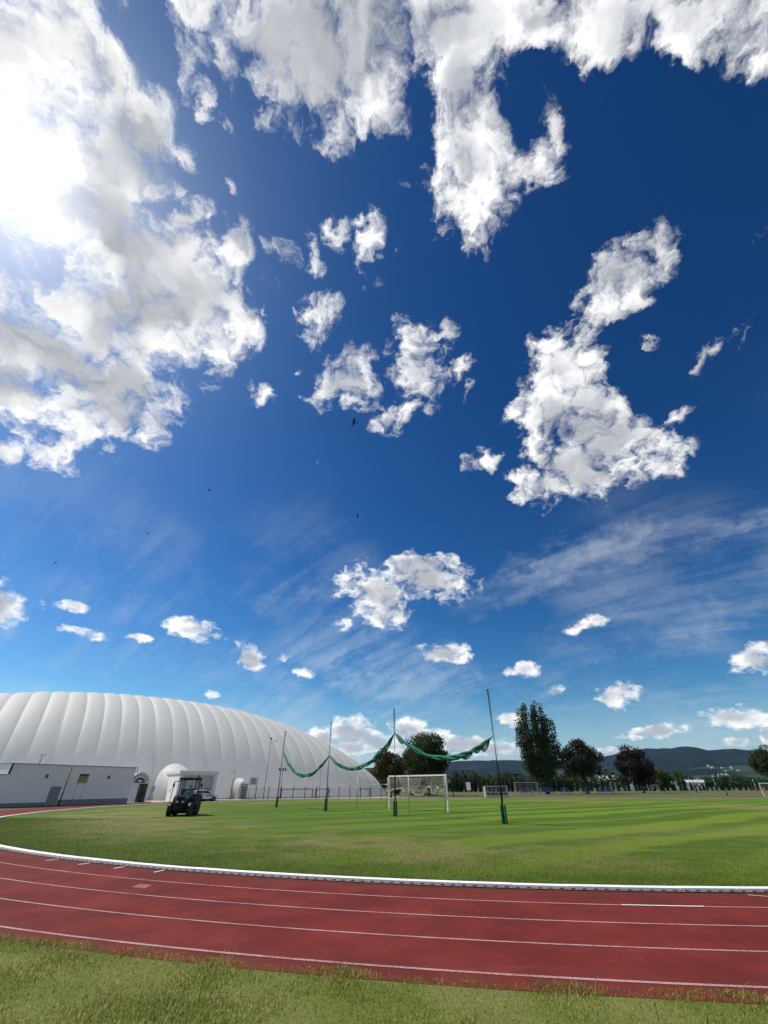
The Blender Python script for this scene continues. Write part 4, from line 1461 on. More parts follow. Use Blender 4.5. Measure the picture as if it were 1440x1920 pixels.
MB().tube([(0, 0, 0), (0, 0, 4.7)], [0.10, 0.08], 8).build('pole', M['pole_green'], fp2, True)
MB().lathe([(0.11, 0), (0.11, 0.95), (0.07, 1.0)], 10).build('padded_sleeve', M['sleeve_green'], fp2, True)
gathered_net((72.3, 104.5, 4.5), (96.0, 106.0, 4.6), 1.75, 'green net sagging at the right edge in front of the hills', (), 6)
for i, (x, y, h, lab) in enumerate(((118.0, 184.0, 4.2, 'leftmost white field post before the conifer row'),
                                    (127.0, 188.0, 4.0, 'second white field post before the conifer row'),
                                    (136.0, 180.0, 3.9, 'third white field post before the conifer row'),
                                    (146.0, 181.0, 3.9, 'rightmost white field post before the conifer row'))):
    po = tag(MB().tube([(0, 0, 0), (0, 0, h * 0.8), (0, 0, h)], [0.09, 0.08, 0.05], 8).build('field_post', M['steel'], smooth=True, loc=(x, y, 0)), lab, 'post')

# ------------------------------------------------------------------ tractor
tr = tag(empty('tractor', (-14.75, 37.3, 0), R(8)), 'dark green compact tractor with cab driving on the infield lawn', 'tractor')
# forward is -y
def wheel(name, c, r, w, parent, hubm):
    wh = empty(name, c)
    wh.parent = parent
    prof = [(r * 0.58, -w / 2), (r * 0.9, -w / 2), (r, -w * 0.32), (r, w * 0.32), (r * 0.9, w / 2), (r * 0.58, w / 2)]
    ty = MB().lathe(prof, 24, (0, 0, 0), 'x')
    for k in range(18):
        a = 2 * math.pi * k / 18
        for sd in (-1, 1):
            ty.obx((sd * w * 0.22, (r + 0.012) * math.cos(a + sd * 0.08), (r + 0.012) * math.sin(a + sd * 0.08)), (w * 0.42, 0.05, 0.045), (a + sd * 0.08 - math.pi / 2, 0, sd * 0.5))
    ty.build('tyre', M['rubber'], wh)
    MB().lathe([(r * 0.57, -w * 0.30), (r * 0.57, w * 0.30), (r * 0.2, w * 0.34), (r * 0.2, -w * 0.34)], 18, (0, 0, 0), 'x').build('rim', hubm, wh)
    return wh


for s in (-1, 1):
    wheel('front_wheel', (s * 0.68, -1.35, 0.37), 0.37, 0.26, tr, M['steel'])
    wheel('rear_wheel', (s * 0.72, 0.35, 0.56), 0.56, 0.36, tr, M['steel'])
MB().bx(-0.56, 0.56, -1.42, -1.28, 0.30, 0.42).bx(-0.22, 0.22, -1.6, 0.5, 0.36, 0.72).build('chassis', M['black'], tr, bevel=0.02)
hd = MB().prism([(-0.33, 0.70), (0.33, 0.70), (0.35, 1.05), (0.28, 1.22), (-0.28, 1.22), (-0.35, 1.05)], -1.72, -0.55, 'y').build('bonnet', M['tractor_green'], tr, bevel=0.05)
gm = MB().bx(-0.26, 0.26, -1.745, -1.72, 0.74, 1.12).build('grille', M['black'], hd)
for k in range(4):
    MB().bx(-0.24, 0.24, -1.76, -1.745, 0.79 + 0.09 * k, 0.805 + 0.09 * k).build('grille_bar', M['dark_metal'], gm)
for s in (-1, 1):
    MB().lathe([(0.055, 0), (0.06, -0.03), (0.0, -0.045)], 12, (s * 0.19, -1.745, 0.86), 'y').build('headlight', M['lamp_glass'], hd)
MB().bx(-0.30, 0.30, -1.92, -1.74, 0.36, 0.60).build('front_weight', M['black'], tr, bevel=0.03)
for s in (-1, 1):
    fd = MB().prism([(-1.75, 0.62), (-1.6, 0.80), (-1.2, 0.82), (-1.0, 0.66), (-1.04, 0.64), (-1.22, 0.78), (-1.58, 0.76), (-1.71, 0.60)], s * 0.68 - 0.14, s * 0.68 + 0.14, 'x').build('front_fender', M['black'], tr)
    MB().lathe([(0.075, 0), (0.085, -0.04), (0.0, -0.07)], 12, (s * 0.68, -1.72, 0.70), 'y').build('lamp', M['lamp_glass'], fd)
    MB().prism([(-0.32, 0.62), (-0.18, 1.08), (0.25, 1.24), (0.75, 1.18), (0.95, 0.8), (0.9, 0.78), (0.70, 1.12), (0.25, 1.18), (-0.14, 1.04), (-0.27, 0.62)], s * 0.72 - 0.2, s * 0.72 + 0.2, 'x').build('rear_fender', M['tractor_green'], tr)
cab = MB()
CW, CF, CB, C0, C1 = 0.58, -0.55, 0.75, 0.95, 2.17
for s in (-1, 1):
    cab.tube([(s * CW * 0.98, CF, C0 - 0.1), (s * CW * 0.92, CF + 0.12, C1)], 0.045, 6)
    cab.tube([(s * CW, CB, C0), (s * CW * 0.94, CB - 0.06, C1)], 0.045, 6)
    cab.tube([(s * CW, 0.25, C0 + 0.1), (s * CW * 0.95, 0.25, C1)], 0.03, 6)
    cab.bx(s * CW - 0.03, s * CW + 0.03, CF, CB, C0 - 0.42, C0 - 0.02)
cab.bx(-CW, CW, CF - 0.02, CF + 0.03, C0 - 0.3, C0 + 0.02)
cab.bx(-CW, CW, CB - 0.03, CB + 0.03, C0 - 0.3, C0)
cab.bx(-CW, CW, CF, CB, 0.62, 0.67)
cab.build('cab_frame', M['black'], tr)
roof = MB().bx(-0.66, 0.66, -0.62, 0.86, 2.17, 2.32).build('roof', M['black'], tr, bevel=0.05)
MB().lathe([(0.07, 0), (0.085, 0.02), (0.08, 0.12), (0.05, 0.2), (0.0, 0.22)], 12, (0.5, 0.1, 2.32)).build('beacon', M['beacon'], roof, True)
for s in (-0.45, 0.45):
    MB().obx((s, -0.66, 2.2), (0.16, 0.08, 0.1)).build('work_lamp', M['dark_metal'], roof, bevel=0.015)
MB().add([(-CW + 0.05, CF + 0.02, C0 + 0.03), (CW - 0.05, CF + 0.02, C0 + 0.03), (CW - 0.09, CF + 0.12, C1 - 0.02), (-CW + 0.09, CF + 0.12, C1 - 0.02)], [(0, 1, 2, 3)]).build('windscreen', M['glass'], tr)
MB().add([(-CW + 0.05, CB, C0 + 0.03), (CW - 0.05, CB, C0 + 0.03), (CW - 0.09, CB - 0.05, C1 - 0.02), (-CW + 0.09, CB - 0.05, C1 - 0.02)], [(0, 1, 2, 3)]).build('rear_window', M['glass'], tr)
# driver-side door standing open
dr = MB().tube([(-CW, CF + 0.05, C0 - 0.2), (-CW - 0.42, CF - 0.15, C0 - 0.15), (-CW - 0.40, CF - 0.1, C1 - 0.1), (-CW + 0.02, CF + 0.12, C1 - 0.05)], 0.028, 6).build('open_door', M['black'], tr)
MB().add([(-CW, CF + 0.05, C0 - 0.18), (-CW - 0.42, CF - 0.15, C0 - 0.13), (-CW - 0.40, CF - 0.1, C1 - 0.12), (-CW + 0.02, CF + 0.12, C1 - 0.07)], [(0, 1, 2, 3)]).build('pane', M['glass'], dr)
for s in (-1, 1):
    mr = MB().tube([(s * CW, CF + 0.1, C1 - 0.1), (s * (CW + 0.36), CF - 0.06, C1 - 0.12), (s * (CW + 0.40), CF - 0.06, C1 - 0.3)], 0.014, 6).build('mirror_arm', M['black'], tr)
    MB().obx((s * (CW + 0.41), CF - 0.06, C1 - 0.34), (0.14, 0.05, 0.22)).build('mirror', M['black'], mr, bevel=0.02)
MB().bx(-0.25, 0.25, 0.2, 0.62, 0.9, 1.0).bx(-0.24, 0.24, 0.58, 0.68, 1.0, 1.5).build('driver_seat', M['black'], tr, bevel=0.03)
MB().tube([(0, -0.4, 0.95), (0, -0.22, 1.25)], 0.025, 6).tube([(0.17 * math.cos(a), -0.22 + 0.07 * math.sin(a), 1.26 + 0.15 * math.sin(a)) for a in np.linspace(0, 2 * math.pi, 17)], 0.014, 6).build('steering_wheel', M['black'], tr)
MB().bx(-0.85, 0.85, -0.95, 0.05, 0.16, 0.34).bx(-0.6, 0.6, -0.9, 0.0, 0.34, 0.42).build('mower_deck', M['black'], tr, bevel=0.04)
im = MB().prism([(-0.42, 0.55), (0.42, 0.55), (0.62, 1.22), (-0.62, 1.22)], 1.2, 1.8, 'y').bx(-0.5, 0.5, 0.75, 1.36, 0.5, 0.62).build('spreader_hopper', M['red'], tr, bevel=0.03)
MB().bx(-0.65, 0.65, 1.17, 1.83, 1.222, 1.27).bx(-0.5, 0.5, 1.3, 1.7, 0.3, 0.55).build('hopper_rim', M['black'], im)


def skin_body(name, pts, edges, rad, mat, parent, root=0):
    me = bpy.data.meshes.new(name)
    me.from_pydata(pts, edges, [])
    o = bpy.data.objects.new(name, me)
    col.objects.link(o)
    o.modifiers.new('skin', 'SKIN')
    for i, sv in enumerate(me.skin_vertices[0].data):
        sv.radius = (rad[i], rad[i]) if not isinstance(rad[i], tuple) else rad[i]
        sv.use_root = (i == root)
    md = o.modifiers.new('sub', 'SUBSURF')
    md.levels = md.render_levels = 2
    dg = bpy.context.evaluated_depsgraph_get()
    m2 = bpy.data.meshes.new_from_object(o.evaluated_get(dg))
    bpy.data.objects.remove(o)
    m2.materials.clear()
    m2.materials.append(mat)
    m2.shade_smooth()
    return link(name, m2, parent)


person = tag(empty('person', (-14.75, 37.3, 0), R(8)), 'person in a grey shirt driving the tractor, seen through the windscreen', 'person')
# seated, hands on the wheel; pelvis, spine, neck, head, arms, legs
pts = [(0, 0.42, 1.04), (0, 0.45, 1.22), (0, 0.44, 1.42), (0, 0.43, 1.50), (0, 0.41, 1.58), (0, 0.39, 1.70), (0, 0.39, 1.79),
       (-0.19, 0.43, 1.45), (-0.27, 0.30, 1.24), (-0.17, 0.02, 1.25), (-0.14, -0.12, 1.30),
       (0.19, 0.43, 1.45), (0.27, 0.30, 1.24), (0.17, 0.02, 1.25), (0.14, -0.12, 1.30),
       (-0.11, 0.34, 1.03), (-0.15, -0.02, 1.06), (-0.15, -0.10, 0.74), (-0.15, -0.25, 0.70),
       (0.11, 0.34, 1.03), (0.15, -0.02, 1.06), (0.15, -0.10, 0.74), (0.15, -0.25, 0.70)]
edges = [(0, 1), (1, 2), (2, 3), (3, 4), (4, 5), (5, 6), (2, 7), (7, 8), (8, 9), (9, 10), (2, 11), (11, 12), (12, 13), (13, 14),
         (0, 15), (15, 16), (16, 17), (17, 18), (0, 19), (19, 20), (20, 21), (21, 22)]
rad = [(0.17, 0.12), (0.16, 0.11), (0.17, 0.11), 0.06, 0.06, 0.10, 0.075, 0.075, 0.055, 0.042, 0.035, 0.075, 0.055, 0.042, 0.035,
       0.09, 0.065, 0.05, 0.045, 0.09, 0.065, 0.05, 0.045]
skin_body('body', pts, edges, rad, M['shirt'], person)
skin_body('head', [(0, 0.405, 1.56), (0, 0.38, 1.66), (0, 0.385, 1.76)], [(0, 1), (1, 2)], [0.058, 0.098, 0.085], M['skin'], person)
skin_body('hair', [(0, 0.45, 1.68), (0, 0.42, 1.76), (0, 0.36, 1.80)], [(0, 1), (1, 2)], [0.07, 0.10, 0.065], M['hair'], person)
for s in (-1, 1):
    hnd = MB()
    hnd.obx((s * 0.14, -0.15, 1.30), (0.05, 0.08, 0.09), (0.5, 0, 0))
    for k in range(4):
        hnd.tube([(s * 0.14 + s * 0.02, -0.17, 1.27 + 0.022 * k), (s * 0.14 + s * 0.03, -0.215, 1.275 + 0.022 * k), (s * 0.14, -0.235, 1.27 + 0.022 * k)], 0.009, 5)
    hnd.tube([(s * 0.12, -0.14, 1.33), (s * 0.11, -0.19, 1.345)], 0.010, 5)
    hnd.build('hand', M['skin'], person, True)

# ------------------------------------------------------------------ white car by the airlock
car = tag(empty('parked_car', (-25.3, 69.9, 0), R(34)), 'white car with red lettering parked in front of the airlock gate', 'car')
# forward is +x
prof = [(-1.78, 0.28), (-1.80, 0.75), (-1.70, 1.02), (-1.45, 1.30), (-0.2, 1.36), (0.35, 1.30), (1.02, 0.90), (1.62, 0.76), (1.78, 0.58), (1.78, 0.28)]
MB().prism(prof, -0.76, 0.76, 'y').build('body', M['car_white'], car, bevel=0.05)
for y, sg_ in ((-0.765, -1), (0.765, 1)):
    y0, y1 = (y - 0.008, y + 0.02) if sg_ < 0 else (y - 0.02, y + 0.008)
    MB().prism([(-1.35, 0.93), (-1.22, 1.22), (-0.42, 1.26), (-0.42, 0.92)], y0, y1, 'y').build('side_window', M['glass_dark'], car)
    MB().prism([(-0.36, 0.92), (-0.36, 1.26), (0.25, 1.22), (0.78, 0.93)], y0, y1, 'y').build('side_window', M['glass_dark'], car)
    MB().prism([(-0.02, 0.62), (0.02, 0.74), (1.0, 0.72), (1.1, 0.60)], y0, y1, 'y').build('red_band', M['car_red'], car)
    MB().prism([(-0.6, 0.58), (-0.6, 0.86), (-0.5, 0.86), (-0.5, 0.58)], y0, y1, 'y').build('emblem', M['print_dark'], car)
    MB().prism([(-0.38, 0.55), (-0.38, 0.84), (-0.28, 0.84), (-0.28, 0.55)], y0, y1, 'y').build('emblem', M['car_red'], car)
    MB().bx(0.15, 0.95, y0, y1, 0.79, 0.84).build('text_line', M['print_dark'], car)
    for x in (-1.12, 1.18):
        wh = MB().lathe([(0.17, -0.08), (0.28, -0.08), (0.30, -0.05), (0.30, 0.05), (0.28, 0.08), (0.17, 0.08)], 22, (x, y * 0.92, 0.30), 'y').build('wheel', M['rubber'], car)
        MB().lathe([(0.18, -0.075), (0.18, 0.075), (0.06, 0.085), (0.06, -0.085)], 16, (x, y * 0.92, 0.30), 'y').build('rim', M['steel'], wh)
MB().add([(0.42, -0.68, 1.27), (0.42, 0.68, 1.27), (1.0, 0.70, 0.925), (1.0, -0.70, 0.925)], [(0, 1, 2, 3)]).build('windscreen', M['glass_dark'], car)
MB().bx(1.74, 1.80, -0.7, 0.7, 0.30, 0.46).build('bumper', M['black'], car, bevel=0.02)
for s in (-0.55, 0.55):
    MB().obx((1.70, s, 0.66), (0.16, 0.26, 0.13), (0, 0.3, 0)).build('headlight', M['lamp_glass'], car, bevel=0.02)
    MB().obx((0.72, s * 1.52, 0.98), (0.1, 0.12, 0.12)).build('mirror', M['car_white'], car, bevel=0.02)

# ------------------------------------------------------------------ birds
def bird(loc, span, rz, tilt, label, fold=0.0):
    g = tag(empty('bird', loc, rz), label, 'bird', None)
    g.rotation_euler = (tilt, 0.15, rz)
    k = span
    skin_body('body', [(-0.26 * k, 0, 0), (-0.17 * k, 0, 0), (-0.02 * k, 0, 0), (0.13 * k, 0, 0.0), (0.2 * k, 0, 0)],
              [(0, 1), (1, 2), (2, 3), (3, 4)], [0.012 * k, 0.045 * k, 0.062 * k, 0.035 * k, 0.012 * k], M['bird'], g)
    for s in (-1, 1):
        w = MB()
        o = [(-0.13, 0.02), (-0.17, 0.2), (-0.12 + fold, 0.36), (0.02 + fold, 0.5), (0.03 + fold * 0.6, 0.32), (0.06, 0.16), (0.08, 0.02)]
        w.prism([(x * k, y * k) for x, y in o], -0.008 * k, 0.008 * k)
        w.v = [(x, s * y, z + 0.10 * y) for x, y, z in w.v]
        w.build('wing', M['bird'], g)
    MB().prism([(0.16 * k, -0.025 * k), (0.40 * k, -0.075 * k), (0.37 * k, 0), (0.40 * k, 0.075 * k), (0.16 * k, 0.025 * k)], -0.006 * k, 0.006 * k).build('tail', M['bird'], g)
    return g


for d_, dist, span, rz, tilt, lab in (((-0.071, 0.689, 0.721), 21, 0.46, 0.1, -0.75, 'largest dark bird, spread wings, just below a small cloud'),
                                      ((-0.064, 0.834, 0.549), 34, 0.44, -0.2, -0.6, 'second largest dark bird, below the largest one in clear blue sky'),
                                      ((-0.393, 0.735, 0.553), 48, 0.44, 0.8, -0.6, 'small dark bird in the middle left sky'),
                                      ((-0.501, 0.743, 0.444), 75, 0.46, 0.4, -0.6, 'tiny dark bird high above the dome'),
                                      ((-0.624, 0.697, 0.352), 78, 0.5, 1.0, -0.5, 'tiny dark bird at the far left, lowest of the flock')):
    bird((d_[0] * dist, d_[1] * dist, EYE + d_[2] * dist), span, rz, tilt, lab)

# ------------------------------------------------------------------ trees
M['leaf_dark'] = leaf_mat('leaf_dark', [(0.0, (0.022, 0.036, 0.012)), (1.0, (0.075, 0.100, 0.026)), (0.6, (0.042, 0.062, 0.017))])
M['leaf_poplar'] = leaf_mat('leaf_poplar', [(0.0, (0.024, 0.044, 0.014)), (1.0, (0.090, 0.125, 0.040)), (0.6, (0.048, 0.074, 0.022))])
M['leaf_copper'] = leaf_mat('leaf_copper', [(0.0, (0.018, 0.020, 0.012)), (1.0, (0.072, 0.082, 0.036)), (0.6, (0.034, 0.040, 0.018))])
M['leaf_purple'] = leaf_mat('leaf_purple', [(0.0, (0.014, 0.012, 0.012)), (1.0, (0.058, 0.046, 0.038)), (0.6, (0.026, 0.021, 0.019))])
M['leaf_brown'] = leaf_mat('leaf_brown', [(0.0, (0.030, 0.036, 0.012)), (1.0, (0.105, 0.088, 0.030)), (0.6, (0.050, 0.055, 0.018))])
M['leaf_fresh'] = leaf_mat('leaf_fresh', [(0.0, (0.045, 0.080, 0.016)), (1.0, (0.110, 0.150, 0.034)), (0.6, (0.070, 0.110, 0.022))])
M['leaf_conifer'] = leaf_mat('leaf_conifer', [(0.0, (0.010, 0.022, 0.012)), (1.0, (0.030, 0.050, 0.026)), (0.6, (0.018, 0.034, 0.018))])


def leaf_cloud(clumps, n, size, rg, shell=0.55, up=0.0):
    """n small leaf sprays spread through the clumps, denser towards each clump's skin"""
    cl = np.array(clumps, float)
    w = (cl[:, 3] * cl[:, 4] * cl[:, 5]) ** 0.75
    pick = rg.choice(len(cl), n, p=w / w.sum())
    d = rg.normal(size=(n, 3))
    d /= np.linalg.norm(d, axis=1, keepdims=True)
    r = (shell + (1 - shell) * rg.random(n) ** 0.6)[:, None] * (1 + 0.12 * rg.normal(size=(n, 1)))
    c = cl[pick, :3] + d * r * cl[pick, 3:6]
    nrm = d * 0.8 + rg.normal(size=(n, 3)) * 0.7 + np.array([0, 0, 0.3])
    nrm /= np.linalg.norm(nrm, axis=1, keepdims=True)
    t = np.cross(nrm, rg.normal(size=(n, 3)) + np.array([0, 0, up]))
    t /= np.linalg.norm(t, axis=1, keepdims=True) + 1e-9
    b = np.cross(nrm, t)
    s = (size * (0.55 + 0.9 * rg.random(n)))[:, None]
    v = np.stack([c - t * s * 0.5, c + b * s * 0.32 - t * s * 0.05, c + t * s * 0.55 + nrm * s * 0.12, c - b * s * 0.32 - t * s * 0.05], 1)
    return v.reshape(-1, 3), np.arange(4 * n).reshape(n, 4)


def tree(name, label, loc, trunk, limbs, clumps, n, size, mat, seed, shell=0.5, up=0.0, group=None):
    rg = np.random.default_rng(seed)
    g = tag(empty(name, loc), label, 'tree', group)
    mb = MB()
    h, r0, lean = trunk
    pts = [(lean[0] * s * h + 0.12 * math.sin(5 * s + seed), lean[1] * s * h, s * h) for s in np.linspace(0, 1, 7)]
    mb.tube(pts, [r0 * (1.35 if i == 0 else 1) * (1 - 0.62 * i / 6) for i in range(7)], 9)
    for c in limbs:
        s = float(rg.uniform(0.45, 0.9))
        p = Vector(pts[int(s * 6)])
        q = Vector(c)
        m1 = p.lerp(q, 0.5) + Vector((0, 0, 0.06 * (q - p).length))
        mb.tube([p, m1, q], [r0 * 0.36, r0 * 0.22, r0 * 0.07], 6)
    mb.build('trunk', M['bark'], g, True)
    v, f = leaf_cloud(clumps, n, size, rg, shell, up)
    v[:, 2] = np.maximum(v[:, 2], 0.25)
    link('crown', np_mesh('crown', v, f, mat), g)
    return g


def round_clumps(rx, ry, rz, cz, n, seed, lo=0.26, hi=0.42, flat=0.0):
    rg = np.random.default_rng(seed)
    out = []
    while len(out) < n:
        d = rg.normal(size=3)
        d /= np.linalg.norm(d)
        if d[2] < -0.55 + flat and rg.random() < 0.6:
            continue
        k = rg.uniform(0.45, 0.86)
        s = rg.uniform(lo, hi)
        out.append((d[0] * rx * k, d[1] * ry * k, cz + d[2] * rz * k, rx * s, ry * s, rz * s * 0.85))
    return out


# round tree and its browner neighbour behind the goal
c = round_clumps(5.6, 5.0, 5.2, 7.4, 44, 2)
tree('deciduous_tree', 'large dense round tree behind the football goal', (10.2, 112, 0), (5.5, 0.38, (0.02, 0)), [q[:3] for q in c[:14]], c, 15000, 0.42, M['leaf_dark'], 2)
c = round_clumps(4.1, 3.9, 4.2, 4.9, 30, 5, 0.22, 0.36)
tree('deciduous_tree', 'brownish looser tree at the right end of the dome', (1.5, 98.5, 0), (4.4, 0.28, (-0.03, 0)), [q[:3] for q in c[:14]], c, 6200, 0.40, M['leaf_brown'], 5)
c = round_clumps(1.5, 1.5, 1.9, 1.7, 9, 8)
tree('leafy_shrub', 'dark leafy shrub at the foot of the brownish tree', (3.0, 95.0, 0), (1.5, 0.08, (0, 0)), [q[:3] for q in c[:5]], c, 1500, 0.28, M['leaf_dark'], 8)
# tall poplar of several spires
rgp = np.random.default_rng(21)
spires = [(-4.4, 0.2, 20.4), (-3.1, -0.8, 21.8), (-1.7, 0.6, 22.5), (-0.3, -0.6, 21.9), (1.1, 0.5, 22.6), (2.4, -0.5, 21.6), (3.6, 0.5, 20.0), (4.7, 0.0, 17.4),
          (-5.1, 0.2, 16.2), (0.4, 1.6, 20.5), (-2.2, 1.8, 20.0), (2.6, 1.6, 19), (5.2, 0.3, 13), (-0.8, -1.8, 19.5), (2.0, -1.7, 18.5), (-3.6, 1.0, 18)]
cl = []
for x, y, top in spires:
    z = 2.8 + abs(x + 0.5) * 0.75
    while z < top - 0.7:
        s = z / top
        k = 0.55 + 0.45 * min(1, s * 1.5)
        rr_ = 1.5 * (1.05 - 0.55 * s ** 2)
        cl.append((x * k + rgp.normal() * 0.3, y * k + rgp.normal() * 0.3, z, rr_, rr_, 1.4))
        z += rgp.uniform(0.9, 1.7)
tree('poplar_tree', 'tall narrow poplar with several pointed tops, tallest tree in view', (42.9, 130, 0), (12.0, 0.55, (0.02, 0)), [(x * 0.8, y, t * 0.7) for x, y, t in spires], cl, 24000, 0.42, M['leaf_poplar'], 21, 0.3, 2.0)
c = round_clumps(6.0, 5.4, 5.2, 8.0, 40, 31, 0.22, 0.36)
tree('deciduous_tree', 'broad open-crowned tree right beside the poplar', (56.8, 138, 0), (6.2, 0.42, (-0.02, 0)), [q[:3] for q in c[:16]], c, 10500, 0.46, M['leaf_copper'], 31)
c = round_clumps(5.6, 5.2, 5.4, 7.2, 46, 41)
c += [(rgp.uniform(-5.2, 5.2), 0, rgp.uniform(2.4, 4.2), 1.6, 1.6, 1.0) for _ in range(8)]
tree('deciduous_tree', 'dark purple broad tree standing alone before the hills', (78.9, 150, 0), (5.0, 0.4, (0, 0)), [q[:3] for q in c[:14]], c, 15000, 0.44, M['leaf_purple'], 41)
c = round_clumps(5.4, 5.2, 4.8, 7.2, 42, 51)
tree('deciduous_tree', 'dark tree cut off by the right edge of the picture', (121.6, 150, 0), (4.5, 0.36, (0, 0)), [q[:3] for q in c[:12]], c, 11000, 0.44, M['leaf_dark'], 51)
c = round_clumps(4.2, 3.6, 3.4, 3.9, 26, 61)
tree('leafy_bush', 'bright green bushy tree right of the dark purple tree', (100.2, 176, 0), (3.0, 0.2, (0, 0)), [q[:3] for q in c[:8]], c, 6000, 0.40, M['leaf_fresh'], 61)
c = round_clumps(1.9, 1.8, 2.9, 3.6, 16, 71)
tree('birch_tree', 'slim pale green tree before the long pale roof', (112.6, 186, 0), (3.4, 0.12, (0, 0)), [q[:3] for q in c[:8]], c, 2300, 0.36, M['leaf_fresh'], 71)

# row of clipped conifers across the far side of the grounds
con = []
for k in range(4):
    rg = np.random.default_rng(90 + k)
    cl = [(rg.normal() * 0.10, rg.normal() * 0.10, z, 0.78 * (1 - (z / 4.4) ** 1.6) + 0.12, 0.78 * (1 - (z / 4.4) ** 1.6) + 0.12, 0.5) for z in np.linspace(0.4, 4.2, 14)]
    v, f = leaf_cloud(cl, 620, 0.34, rg, 0.45, 1.5)
    v[:, 2] = np.maximum(v[:, 2], 0.02)
    stem = np.array([(sx * w_, sy * w_, z_) for z_, w_ in ((0.0, 0.22), (4.3, 0.05)) for sx, sy in ((-1, -1), (1, -1), (1, 1), (-1, 1))], float)
    sf = np.array([(0, 1, 5, 4), (1, 2, 6, 5), (2, 3, 7, 6), (3, 0, 4, 7)]) + len(v)
    v, f = np.concatenate([v, stem]), np.concatenate([f, sf])
    con.append(np_mesh('conifer', v, f, M['leaf_conifer']))
rg = random.Random(17)
CGROUP = 'conifers in the long row across the far side of the grounds'


def conifer(x, y, s, lab):
    o = link('conifer', con[rg.randrange(4)], None, (x, y, -0.03), rg.uniform(0, 6.28))
    w = s * rg.uniform(0.9, 1.15)
    o.scale = (w, w, s)
    tag(o, lab, 'conifer', CGROUP)


x, i = 22.0, 0
while x < 196:
    f = (x - 22.0) / 174
    y = 172 + 72 * f
    s = (1.02 - 0.38 * f) * rg.uniform(0.8, 1.2)
    conifer(x, y + rg.uniform(-1, 1), s, 'dark pointed conifer in the long row across the far side of the grounds')
    x += rg.uniform(1.5, 2.1) if x < 75 else rg.uniform(2.0, 3.0)
M['leaf_wood'] = M['leaf_dark']


# distant woods at the foot of the hills: one mass
def wood(name, az0, az1, r0, r1, n, size, h, seed, label):
    rg = np.random.default_rng(seed)
    nt = n // 60
    a = np.radians(rg.uniform(az0, az1, nt))
    r = rg.uniform(r0, r1, nt)
    cl = []
    for q, s in zip(a, r):
        hh = h * rg.uniform(0.6, 1.25)
        cl.append((s * math.sin(q), s * math.cos(q), hh * 0.5, hh * 0.45, hh * 0.45, hh * 0.5))
    v, f = leaf_cloud(cl, n, size, rg, 0.5)
    v[:, 2] = np.maximum(v[:, 2], 0.0)
    tag(link(name, np_mesh(name, v, f, M['leaf_wood'])), label, 'woods', kind='stuff')


wood('distant_woods', -8, 26, 330, 620, 16000, 2.4, 9.5, 1, 'dark far-off belt of trees beyond the conifer row')
wood('distant_woods', 26, 47, 520, 900, 14000, 3.0, 9.0, 2, 'far-off belt of trees below the hill on the right')
wood('distant_woods', -20, 50, 1250, 1900, 22000, 6.0, 15.0, 3, 'farthest pale belt of woods at the foot of the hills')


# far houses and sheds
def house(x, y, z, w, d, h, rh, rz, wm, rm, label, group):
    g = tag(empty('house', (x, y, z), rz), label, 'house', group)
    MB().bx(-w / 2, w / 2, -d / 2, d / 2, -4.0, h).build('wall', wm, g)
    MB().prism([(-d / 2 - 0.4, h), (d / 2 + 0.4, h), (0, h + rh)], -w / 2 - 0.4, w / 2 + 0.4, 'x').build('roof', rm, g)
    for i in range(max(2, int(w / 4))):
        xx = -w / 2 + w * (i + 0.5) / max(2, int(w / 4))
        MB().bx(xx - 0.6, xx + 0.6, -d / 2 - 0.05, -d / 2 + 0.02, h * 0.35, h * 0.75).build('window', M['glass_dark'], g)
    return g


rg = random.Random(4)
house(260, 420, 0, 24, 14, 4.2, 1.9, R(-30), M['wall_white'], M['roof_grey'], 'long pale shed roof showing above the conifer row', None)
house(151, 330, 0, 9, 8, 5.0, 2.6, R(-20), M['wall_white'], M['roof_grey'], 'white house half hidden left of the dark purple tree', None)
house(171, 330, 0, 10, 8, 4.4, 2.4, R(-25), M['wall_white'], M['roof_grey'], 'white house showing right behind the dark purple tree', None)


def hill_z(a, r):
    i, j = np.abs(az - a).argmin(), np.abs(rr - r).argmin()
    return float(Z[i, j])


HG = 'white houses of the village on the far hillside'
for i in range(12):
    a, r = R(rg.uniform(33.4, 36.4)), rg.uniform(2500, 3100)
    house(r * math.sin(a), r * math.cos(a), hill_z(a, r) + 3, rg.uniform(8, 13), rg.uniform(7, 9), rg.uniform(4, 5.5), rg.uniform(2.5, 3.5),
          rg.uniform(-0.8, 0.8), M['wall_white'], (M['roof_red'], M['roof_grey'])[i % 2], 'small white house of the village low on the far hillside', HG)
for i in range(5):
    a, r = R(36.0 + i * 0.5), 1750
    house(r * math.sin(a), r * math.cos(a), 14, 9, 6, 3.0, 1.5, R(-30), M['wall_white'], M['roof_grey'], 'low white house in the line below the village', 'low white houses in a line below the village')
for i in range(6):
    a, r = R(22.6 + i * 0.7), 900
    house(r * math.sin(a), r * math.cos(a), 9, 7, 7, 4.4, 2.2, R(rg.uniform(-40, 10)), M['wall_white'], (M['roof_red'], M['roof_grey'])[i % 2], 'small white house showing between the broad tree and the dark purple tree', 'small white houses between the two broad trees')

